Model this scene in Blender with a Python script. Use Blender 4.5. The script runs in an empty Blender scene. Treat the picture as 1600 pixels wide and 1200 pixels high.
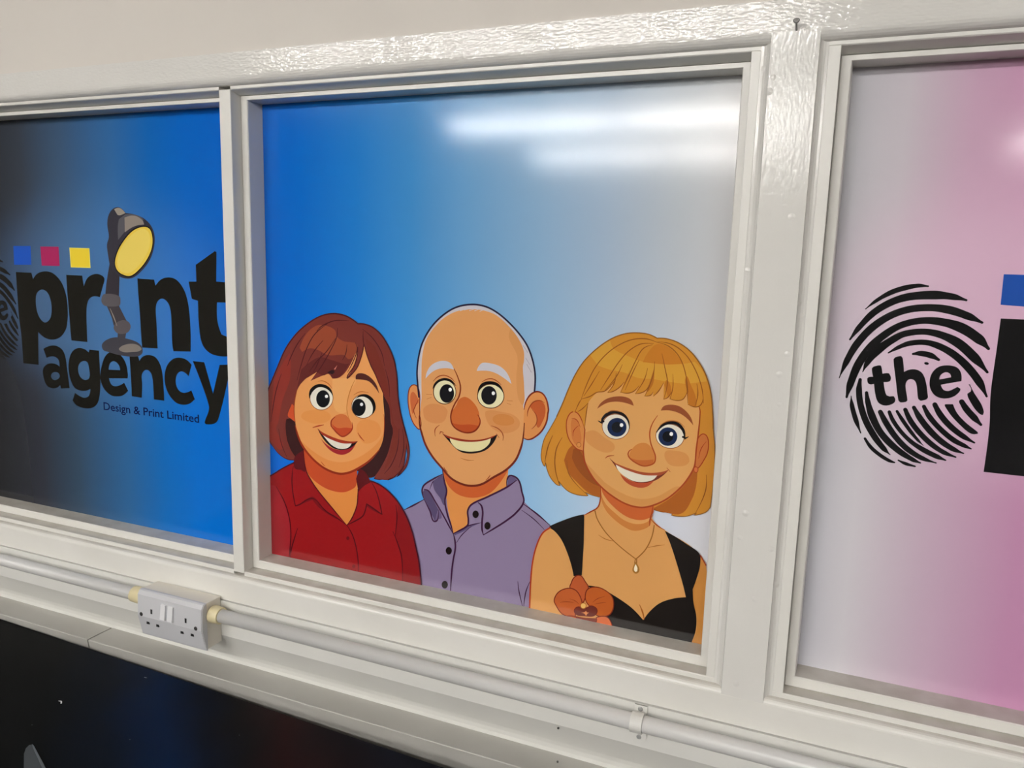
import bpy, bmesh, math, random
from mathutils import Matrix, Vector
from mathutils.geometry import tessellate_polygon

# ------------------------------------------------------------------ camera
# Room axes: x to the right along the window wall, y into the wall, z up.
# The eye stands at x = 0, y = 0, 1.5 m above the floor; the panes are 1.036 m in front of it.
EYE = 1.5
F_PX = 1207.00
CAM_RIGHT = (0.922199, 0.385724, 0.027679)
CAM_UP = (-0.086794, 0.136697, 0.986803)
CAM_FWD = (-0.37685, 0.912432, -0.15954)
scene = bpy.context.scene
col = scene.collection
cam_data = bpy.data.cameras.new('camera')
cam_data.sensor_fit = 'HORIZONTAL'; cam_data.sensor_width = 36.0
cam_data.lens = F_PX / 1600.0 * 36.0
cam_data.clip_start = 0.02; cam_data.clip_end = 60
cam = bpy.data.objects.new('camera', cam_data); col.objects.link(cam)
r, u, f = Vector(CAM_RIGHT).normalized(), Vector(CAM_UP).normalized(), Vector(CAM_FWD).normalized()
m = Matrix((r, u, -f)).transposed().to_4x4(); m.translation = Vector((0, 0, EYE))
cam.matrix_world = m
scene.camera = cam

# ------------------------------------------------------------------ world, exposure, lamps
world = bpy.data.worlds.new('world'); scene.world = world; world.use_nodes = True
world.node_tree.nodes['Background'].inputs[0].default_value = (0.9, 0.95, 1, 1)
world.node_tree.nodes['Background'].inputs[1].default_value = 0.02
scene.view_settings.view_transform = 'Standard'
scene.view_settings.look = 'None'
scene.view_settings.gamma = 1.0
scene.view_settings.use_curve_mapping = False
scene.view_settings.exposure = EXPO = 0.0
TUBE_POWER = 104.0           # radiance of the fluorescent tubes
LAMP_ROWS = (-1.86, -4.1, -6.1)
LAMP_X = (-2.45, -0.95, 2.05)
random.seed(4)

# ------------------------------------------------------------------ materials
def lin(h):
    out = []
    for i in (0, 2, 4):
        c = int(h[i:i+2], 16) / 255.0
        out.append(c / 12.92 if c <= 0.04045 else ((c + 0.055) / 1.055) ** 2.4)
    return out + [1.0]
MATS = {}
def mat(name, color, rough=0.5, metal=0.0, emit=None, spec=0.5):
    if name in MATS: return MATS[name]
    m = bpy.data.materials.new(name); m.use_nodes = True
    b = m.node_tree.nodes['Principled BSDF']
    b.inputs['Base Color'].default_value = lin(color)
    b.inputs['Roughness'].default_value = rough
    b.inputs['Metallic'].default_value = metal
    b.inputs['Specular IOR Level'].default_value = spec
    if emit:
        b.inputs['Emission Color'].default_value = lin(color); b.inputs['Emission Strength'].default_value = emit
    MATS[name] = m
    return m
def N(m, t, **kw):
    n = m.node_tree.nodes.new(t)
    for k, v in kw.items(): setattr(n, k, v)
    return n
def L(m, a, b): m.node_tree.links.new(a, b)
def paint(name, color, rough, scale, strength, fine=(0, 0, 0), fstr=0.0, dist=0.002, dirt=0.06, blob=0.0, det=4, dust=0.0):
    """brushed gloss paint: long soft brush strokes, a fine ripple, lumps and faint dirt"""
    m = mat(name, color, rough)
    b = m.node_tree.nodes['Principled BSDF']
    g = N(m, 'ShaderNodeNewGeometry')
    mp = N(m, 'ShaderNodeMapping'); mp.inputs['Scale'].default_value = scale
    L(m, g.outputs['Position'], mp.inputs['Vector'])
    n1 = N(m, 'ShaderNodeTexNoise'); n1.inputs['Scale'].default_value = 1; n1.inputs['Detail'].default_value = det; n1.inputs['Roughness'].default_value = 0.55
    L(m, mp.outputs[0], n1.inputs['Vector'])
    bump = N(m, 'ShaderNodeBump'); bump.inputs['Strength'].default_value = strength; bump.inputs['Distance'].default_value = dist
    L(m, n1.outputs[0], bump.inputs['Height'])
    last = bump
    if fstr:
        m2 = N(m, 'ShaderNodeMapping'); m2.inputs['Scale'].default_value = fine
        L(m, g.outputs['Position'], m2.inputs['Vector'])
        n2 = N(m, 'ShaderNodeTexNoise'); n2.inputs['Scale'].default_value = 1; n2.inputs['Detail'].default_value = 0
        L(m, m2.outputs[0], n2.inputs['Vector'])
        b2 = N(m, 'ShaderNodeBump'); b2.inputs['Strength'].default_value = fstr; b2.inputs['Distance'].default_value = dist
        L(m, n2.outputs[0], b2.inputs['Height']); L(m, bump.outputs[0], b2.inputs['Normal'])
        last = b2
    if blob:
        n4 = N(m, 'ShaderNodeTexVoronoi'); n4.inputs['Scale'].default_value = 38
        L(m, g.outputs['Position'], n4.inputs['Vector'])
        r4 = N(m, 'ShaderNodeValToRGB'); r4.color_ramp.elements[0].position = 0.02; r4.color_ramp.elements[1].position = 0.16
        r4.color_ramp.elements[0].color = (1, 1, 1, 1); r4.color_ramp.elements[1].color = (0, 0, 0, 1)
        L(m, n4.outputs['Distance'], r4.inputs[0])
        b4 = N(m, 'ShaderNodeBump'); b4.inputs['Strength'].default_value = blob; b4.inputs['Distance'].default_value = 0.0012
        L(m, r4.outputs[0], b4.inputs['Height']); L(m, last.outputs[0], b4.inputs['Normal'])
        last = b4
    L(m, last.outputs[0], b.inputs['Normal'])
    n3 = N(m, 'ShaderNodeTexNoise'); n3.inputs['Scale'].default_value = 9; n3.inputs['Detail'].default_value = 5
    L(m, g.outputs['Position'], n3.inputs['Vector'])
    rr = N(m, 'ShaderNodeMapRange'); rr.inputs[1].default_value = 0.35; rr.inputs[2].default_value = 0.75
    rr.inputs[3].default_value = 0.0; rr.inputs[4].default_value = dirt
    L(m, n3.outputs[0], rr.inputs[0])
    mx = N(m, 'ShaderNodeMix', data_type='RGBA'); c = lin(color)
    mx.inputs[6].default_value = c; mx.inputs[7].default_value = [c[0] * .55, c[1] * .52, c[2] * .45, 1]
    L(m, rr.outputs[0], mx.inputs[0]); out = mx.outputs[2]
    if dust:      # grime settled on upward facing sills
        sn = N(m, 'ShaderNodeSeparateXYZ'); L(m, g.outputs['True Normal'], sn.inputs[0])
        up = N(m, 'ShaderNodeMapRange'); up.inputs[1].default_value = .75; up.inputs[2].default_value = .98; up.inputs[4].default_value = dust; L(m, sn.outputs[2], up.inputs[0])
        n5 = N(m, 'ShaderNodeTexNoise'); n5.inputs['Scale'].default_value = 26; n5.inputs['Detail'].default_value = 6; L(m, g.outputs['Position'], n5.inputs['Vector'])
        r5 = N(m, 'ShaderNodeMapRange'); r5.inputs[1].default_value = .2; r5.inputs[2].default_value = .65; r5.inputs[3].default_value = .5; L(m, n5.outputs[0], r5.inputs[0])
        mu = N(m, 'ShaderNodeMath', operation='MULTIPLY'); L(m, up.outputs[0], mu.inputs[0]); L(m, r5.outputs[0], mu.inputs[1])
        m6 = N(m, 'ShaderNodeMix', data_type='RGBA'); L(m, mu.outputs[0], m6.inputs[0]); L(m, out, m6.inputs[6]); m6.inputs[7].default_value = lin('9C958A'); out = m6.outputs[2]
    L(m, out, b.inputs['Base Color'])
    return m
GLOSS_H = paint('gloss paint horizontal', 'DDDBD6', 0.07, (55, 60, 210), 1.0, (170, 60, 420), 1.0, 0.00034, .06, det=1.6)
GLOSS_V = paint('gloss paint vertical', 'DDDBD6', 0.13, (230, 60, 45), 1.0, (420, 60, 160), 1.0, 0.00015, .08, 0.8, det=1.2)
SATIN = paint('satin woodwork paint', 'E0DED8', 0.34, (25, 25, 160), 0.25, dist=0.0008, dirt=.12, dust=.75)
SATIN_V = paint('satin woodwork paint upright', 'E0DED8', 0.34, (160, 160, 20), 0.25, dist=0.0008, dirt=.12, dust=.75)
DADO = paint('dado board paint', 'D8D7D2', 0.42, (12, 12, 90), 0.15, dist=0.0006, dirt=.08)
LEDGE = paint('ledge trim plastic', 'AAA8A2', 0.45, (60, 60, 60), 0.1, dist=0.0004, dirt=.16)
WALLP = paint('wall emulsion', 'D6D0C8', 0.75, (90, 90, 90), 0.15, dist=0.0006, dirt=.03)
WHITE = mat('ceiling white', 'DEDCD8', 0.9)
CARPET = mat('carpet', '4C4A48', 0.95)
SIDEW = mat('side wall paint', '5E5C58', 0.85)
BACKW = mat('back wall paint', '57554F', 0.85)

def film_mat(color):
    m = mat('print ink ' + color, color, FILM_R)
    return m
FILM_R = 0.11

# ------------------------------------------------------------------ mesh helpers
def box(bm, x0, x1, y0, y1, z0, z1, bev=0.0, seg=2):
    t = bmesh.new()
    vs = [t.verts.new((x, y, z)) for x in (x0, x1) for y in (y0, y1) for z in (z0, z1)]
    for q in ((0, 1, 3, 2), (4, 6, 7, 5), (0, 4, 5, 1), (2, 3, 7, 6), (0, 2, 6, 4), (1, 5, 7, 3)): t.faces.new([vs[i] for i in q])
    if bev: bmesh.ops.bevel(t, geom=t.edges[:], offset=bev, segments=seg, affect='EDGES', profile=0.5)
    join(bm, t)
def join(bm, t):
    me = bpy.data.meshes.new('tmp'); t.to_mesh(me); t.free(); bm.from_mesh(me); bpy.data.meshes.remove(me)
def prism(bm, prof, a0, a1, axis='x'):
    """prof: closed outline of (y,z) extruded along x, or of (x,y) extruded along z"""
    t = bmesh.new()
    if axis == 'x': A = [t.verts.new((a0, p, q)) for p, q in prof]; B = [t.verts.new((a1, p, q)) for p, q in prof]
    else: A = [t.verts.new((p, q, a0)) for p, q in prof]; B = [t.verts.new((p, q, a1)) for p, q in prof]
    n = len(prof)
    t.faces.new(A); t.faces.new(B[::-1])
    for i in range(n): t.faces.new((A[i], B[i], B[(i + 1) % n], A[(i + 1) % n]))
    bmesh.ops.recalc_face_normals(t, faces=t.faces[:]); join(bm, t)
def tube(bm, pts_, rad, seg=20, caps=True):
    t = bmesh.new(); rings = []
    P = [Vector(p) for p in pts_]; R_ = rad if isinstance(rad, (list, tuple)) else [rad] * len(P)
    for i, p in enumerate(P):
        d = (P[min(i + 1, len(P) - 1)] - P[max(i - 1, 0)]).normalized()
        a = Vector((0, 0, 1)) if abs(d.z) < .9 else Vector((1, 0, 0))
        e1 = d.cross(a).normalized(); e2 = d.cross(e1)
        rings.append([t.verts.new(p + R_[i] * (math.cos(2 * math.pi * k / seg) * e1 + math.sin(2 * math.pi * k / seg) * e2)) for k in range(seg)])
    for a, b in zip(rings, rings[1:]):
        for k in range(seg): t.faces.new((a[k], a[(k + 1) % seg], b[(k + 1) % seg], b[k]))
    if caps: t.faces.new(rings[0]); t.faces.new(rings[-1][::-1])
    bmesh.ops.recalc_face_normals(t, faces=t.faces[:])
    for fc in t.faces:
        if len(fc.verts) == 4: fc.smooth = True
    join(bm, t)
def obj(name, bm, material, parent=None, loc=None, smooth=False):
    """links bm (in room coordinates) as ONE mesh object with its origin at loc or at its parent's origin"""
    me = bpy.data.meshes.new(name)
    if parent is not None: loc = parent['_o'] if loc is None else loc
    loc = Vector(loc if loc is not None else (0, 0, 0))
    bmesh.ops.translate(bm, vec=-loc, verts=bm.verts[:])
    bm.to_mesh(me); bm.free()
    for k in (material if isinstance(material, (list, tuple)) else [material]): me.materials.append(k)
    if smooth:
        for p in me.polygons: p.use_smooth = True
    o = bpy.data.objects.new(name, me); col.objects.link(o)
    if parent is not None:
        o.parent = parent; o.location = loc - Vector(parent['_o'])
    else: o.location = loc
    o['_o'] = list(loc)
    return o
def thing(name, loc, label, cat, group=None):
    o = bpy.data.objects.new(name, None); col.objects.link(o); o.location = loc; o['_o'] = list(loc)
    o.empty_display_size = 0.05
    return tag(o, label, cat, group)
def tag(o, label, cat, group=None):
    o['label'] = label; o['category'] = cat
    if group: o['group'] = group
    return o
def struct(name, bm, m, loc=(0, 0, 0), label=None):
    o = obj(name, bm, m, None, loc); o['kind'] = 'structure'
    if label: o['label'] = label
    return o
NB = bmesh.new
def Z(v): return EYE + v

# ------------------------------------------------------------------ room shell
C, S, B, G = 0.972, 0.982, 1.003, 1.036      # depths: casing face, frame edge, glazing bead, glass
X0, X1, YB = -4.6, 3.6, -7.4
ROOM_H = 2.72
bm = NB(); box(bm, X0 - .1, X1 + .1, YB - .1, 1.1, -0.1, 0); struct('floor', bm, CARPET)
bm = NB(); box(bm, X0 - .1, X1 + .1, YB - .1, 1.1, ROOM_H, ROOM_H + .1); struct('ceiling', bm, WHITE)
bm = NB(); box(bm, X0 - .1, X0, YB, .975, 0, ROOM_H); struct('wall_left', bm, SIDEW)
bm = NB(); box(bm, X1, X1 + .1, YB, .975, 0, ROOM_H); struct('wall_right', bm, SIDEW)
bm = NB(); box(bm, X0 - .1, X1 + .1, YB - .1, YB, 0, ROOM_H); struct('wall_back', bm, BACKW)
WY = 0.9745
bm = NB()
box(bm, X0 - .1, X1 + .1, WY, 1.1, Z(.27), ROOM_H)
box(bm, X0 - .1, X1 + .1, WY, 1.1, 0, Z(-.7355)); box(bm, X0 - .1, X1 + .1, 1.0003, 1.1, Z(-.7355), Z(-.575))
box(bm, X0 - .1, -1.70, WY, 1.1, Z(-.575), Z(.27)); box(bm, .79, X1 + .1, WY, 1.1, Z(-.575), Z(.27))
box(bm, -1.70, .79, 1.07, 1.1, Z(-.575), Z(.27))
struct('wall_front', bm, WALLP)

# ------------------------------------------------------------------ casing boards round the windows
XL, XR = -1.765, 0.845
def casing(z_flat0, z_flat1, z_in, up):
    """flat board with a rounded inner edge; z_in is the edge next to the frame"""
    zi, zf = (z_in, z_flat0) if up else (z_in, z_flat1)
    arc = []
    for k in range(7):
        a = math.pi / 2 * k / 6
        arc.append((C + (S - C + .002) * (1 - math.cos(a)), zf + (zi - zf) * math.sin(a)))
    prof = [(1.02, z_flat1 if up else z_flat0), (C, z_flat1 if up else z_flat0)] + arc + [(1.02, zi)]
    return [(y, Z(z)) for y, z in prof]
bm = NB(); prism(bm, casing(.2640, .2975, .2510, True), XL, XR); o = struct('trim_1', bm, GLOSS_H, (XL, C, Z(.2640)), 'glossy white casing board over the windows')
bm = NB(); prism(bm, casing(-.5924, -.5545, -.5455, False), XL, XR); struct('trim_2', bm, SATIN, (XL, C, Z(-.5924)), 'white casing board under the windows')
def post(name, x0, x1, lab):
    b = .0112; prof = []
    for k in range(5):
        a = math.pi / 2 * k / 4; prof.append((x0 + b - b * math.cos(a) if False else x0 + b * (1 - math.sin(a)) , C + (S - C) * (1 - math.cos(a))))
    left = [(x0, 1.03)] + [(x0 + b * math.sin(math.pi / 2 * k / 5), S - (S - C) * (1 - math.cos(math.pi / 2 * k / 5)) * 1.0) for k in range(6)]
    right = [(x1 - (q[0] - x0) * .85, q[1]) for q in left][::-1]
    bm = NB(); prism(bm, left + right, Z(-.5536), Z(.2629), 'z')
    struct(name, bm, GLOSS_V, (x0, C, Z(-.555)), lab)
post('trim_3', -.1046, -.0315, 'wide white post between the people window and the pink window')
post('trim_4', -1.765, -1.692, 'white post left of the blue window')
post('trim_5', .772, .845, 'white post right of the pink window')
# mullion between window 1 and window 2
bm = NB(); box(bm, -.9120, -.8895, S - .0008, 1.05, Z(-.5420), Z(.2470), .0016)
struct('trim_6', bm, SATIN_V, (-.912, S, Z(-.542)), 'slim white mullion')

# ------------------------------------------------------------------ windows
def window(name, jl, jr, bl, br, left_edge, right_edge, lab):
    """jl, jr jamb faces; bl, br inner edges of the beads; outer edges where casing or mullion begins"""
    zt, zb = .2460, -.5390; bt, bb = .2337, -.5236
    bm = NB()
    prism(bm, [(S, Z(.2515)), (S, Z(zt + .0012)), (S + .0012, Z(zt)), (B, Z(.2408)), (1.05, Z(.2408)), (1.05, Z(.2515))], left_edge, right_edge)
    prism(bm, [(S, Z(-.5465)), (S, Z(zb - .0015)), (S + .0015, Z(zb)), (B + .001, Z(-.5385)), (1.05, Z(-.5385)), (1.05, Z(-.5465))], left_edge, right_edge)
    if left_edge < jl - .001: box(bm, left_edge, jl, S, 1.05, Z(zb - .0004), Z(zt + .0004), .0005, 1)
    if right_edge > jr + .001: box(bm, jr, right_edge, S, 1.05, Z(zb - .0004), Z(zt + .0004), .0005, 1)
    fr = struct(name, bm, SATIN_V, (jl, S, Z(-.5465)), lab)
    # glazing bead: mitred ring, front face slightly rounded
    t = NB()
    prof = [(0.0, B + .001), (.0012, B), (.0118, B), (.0130, B + .0015), (.0145, G - .0004), (0.0, G - .0004)]
    ox0, ox1, oz0, oz1 = jl + .0004, jr - .0004, -.5383, .2405
    ix0, ix1, iz0, iz1 = bl, br, bb, bt
    rings = []
    for cx, cz in ((0, 0), (1, 0), (1, 1), (0, 1)):
        ring = []
        for q, y in prof:
            k = q / .013
            x = (ox0 + (ix0 - ox0) * k) if cx == 0 else (ox1 + (ix1 - ox1) * k)
            z = (oz0 + (iz0 - oz0) * k) if cz == 0 else (oz1 + (iz1 - oz1) * k)
            ring.append(t.verts.new((x, y, Z(z))))
        rings.append(ring)
    for i in range(4):
        a, b_ = rings[i], rings[(i + 1) % 4]
        for k in range(len(prof)): t.faces.new((a[k], b_[k], b_[(k + 1) % len(prof)], a[(k + 1) % len(prof)]))
    bmesh.ops.recalc_face_normals(t, faces=t.faces[:])
    obj('glazing_bead', t, SATIN, fr)
    bm = NB(); box(bm, bl - .006, br + .006, G, G + .004, Z(bb - .006), Z(bt + .006))
    g = obj('glass', bm, GLASS, fr)
    return fr
GLASS = mat('window glass', 'F4F8F6', 0.02)
GLASS.node_tree.nodes['Principled BSDF'].inputs['Transmission Weight'].default_value = 1.0
window('window_1', -1.680, -.9120, -1.667, -.9265, -1.692, -.9120, 'white frame of the black and blue window')
window('window_2', -.8895, -.1154, -.8756, -.1268, -.8895, -.1046, 'white frame of the window with three people')
window('window_3', -.0185, .760, -.0060, .7470, -.0315, .772, 'white frame of the pink window')

# ------------------------------------------------------------------ printed film on the panes
def ramp(m, src, stops):
    rp = N(m, 'ShaderNodeValToRGB'); e = rp.color_ramp.elements
    while len(e) < len(stops): e.new(0.5)
    for el, (p, c) in zip(e, stops): el.position = p; el.color = lin(c)
    L(m, src, rp.inputs[0]); return rp.outputs[0]
def mixc(m, fac, a, b):
    mx = N(m, 'ShaderNodeMix', data_type='RGBA'); L(m, fac, mx.inputs[0]); L(m, a, mx.inputs[6])
    if isinstance(b, str): mx.inputs[7].default_value = lin(b)
    else: L(m, b, mx.inputs[7])
    return mx.outputs[2]
def film_background(name, x0, x1, upper, lower, glow, gcol, gmax):
    """printed colour wash running sideways, a little different low down, with a pale glow behind the artwork"""
    m = mat(name, '808080', FILM_R)
    tc = N(m, 'ShaderNodeTexCoord'); sp = N(m, 'ShaderNodeSeparateXYZ'); L(m, tc.outputs['Object'], sp.inputs[0])
    mr = N(m, 'ShaderNodeMapRange'); mr.inputs[1].default_value = 0; mr.inputs[2].default_value = x1 - x0; L(m, sp.outputs[0], mr.inputs[0])
    mz = N(m, 'ShaderNodeMapRange', interpolation_type='SMOOTHSTEP'); mz.inputs[1].default_value = .62; mz.inputs[2].default_value = .12; L(m, sp.outputs[2], mz.inputs[0])
    def rs(st): return [((x - x0) / (x1 - x0), c) for x, c in st]
    c = mixc(m, mz.outputs[0], ramp(m, mr.outputs[0], rs(upper)), ramp(m, mr.outputs[0], rs(lower)))
    for (gx, gz, sx, sz) in glow:
        v = N(m, 'ShaderNodeVectorMath', operation='SUBTRACT'); v.inputs[1].default_value = (gx - x0, 0, gz - BZ); L(m, tc.outputs['Object'], v.inputs[0])
        v2 = N(m, 'ShaderNodeVectorMath', operation='MULTIPLY'); v2.inputs[1].default_value = (1 / sx, 0, 1 / sz); L(m, v.outputs[0], v2.inputs[0])
        ln = N(m, 'ShaderNodeVectorMath', operation='LENGTH'); L(m, v2.outputs[0], ln.inputs[0])
        g = N(m, 'ShaderNodeMapRange', interpolation_type='SMOOTHERSTEP'); g.inputs[1].default_value = 1; g.inputs[2].default_value = .25; g.inputs[3].default_value = 0; g.inputs[4].default_value = gmax
        L(m, ln.outputs['Value'], g.inputs[0]); c = mixc(m, g.outputs[0], c, gcol)
    L(m, c, m.node_tree.nodes['Principled BSDF'].inputs['Base Color'])
    return m
BT, BZ = .2360, -.5262
FILM_Y = G - .0003
def film(x0, x1, material, label):
    bm = NB(); box(bm, x0, x1, FILM_Y, G - .00002, Z(BZ), Z(BT))
    o = obj('window_film', bm, material, None, (x0, FILM_Y, Z(BZ)))
    return tag(o, label, 'window film', 'printed films on the window panes')
F1 = (-1.6695, -.9240); F2 = (-.8790, -.1240); F3 = (-.0085, .7490)
m1 = film_background('printed wash black to blue', F1[0], F1[1],
    [(-1.66, '1C1C1F'), (-1.574, '242427'), (-1.45, '333A45'), (-1.34, '39526F'), (-1.21, '2F649C'), (-1.12, '0C60B0'), (-1.04, '0060BE'), (-.93, '0060C4')],
    [(-1.66, '1A1A1C'), (-1.574, '202124'), (-1.45, '2C2F38'), (-1.34, '30465C'), (-1.21, '2B5F92'), (-1.12, '1166B4'), (-1.04, '046AC8'), (-.93, '046ACC')],
    [(-1.25, -.09, .42, .26)], '5A8AC4', .34)
m2 = film_background('printed wash blue to white', F2[0], F2[1],
    [(-.871, '005EC0'), (-.80, '0066C4'), (-.70, '1C78C8'), (-.60, '3E8ACA'), (-.50, '6AA0CE'), (-.40, '88AED0'), (-.30, 'A2B8D0'), (-.20, 'BCC4CC'), (-.131, 'CCCCCE')],
    [(-.871, '0062CC'), (-.766, '0872DA'), (-.647, '2C90E4'), (-.536, '58A6E6'), (-.433, '86BCE8'), (-.336, 'AACCEA'), (-.246, 'C8D6EA'), (-.178, 'D6DAE6'), (-.131, 'DCDCE2')],
    [], 'FFFFFF', 0)
m3 = film_background('printed wash white to pink', F3[0], F3[1],
    [(-.005, 'C4C4CA'), (.058, 'CCC4CC'), (.125, 'CCA8C0'), (.20, 'C890B4'), (.40, 'C47CA8'), (.74, 'C06A9C')],
    [(-.005, 'C8C8D0'), (.045, 'D2CED4'), (.131, 'C8AFC2'), (.223, 'C28EB2'), (.42, 'C07AA6'), (.74, 'BC6096')],
    [(.20, -.06, .30, .24)], 'EBC8DE', .6)
FILMS = {1: film(F1[0], F1[1], m1, 'black to blue printed film with a print shop logo, in the left window'),
         2: film(F2[0], F2[1], m2, 'blue to white printed film with three cartoon people, in the middle window'),
         3: film(F3[0], F3[1], m3, 'white to pink printed film with a black fingerprint logo, in the right window')}
CLIP = {1: F1, 2: F2, 3: F3}
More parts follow.
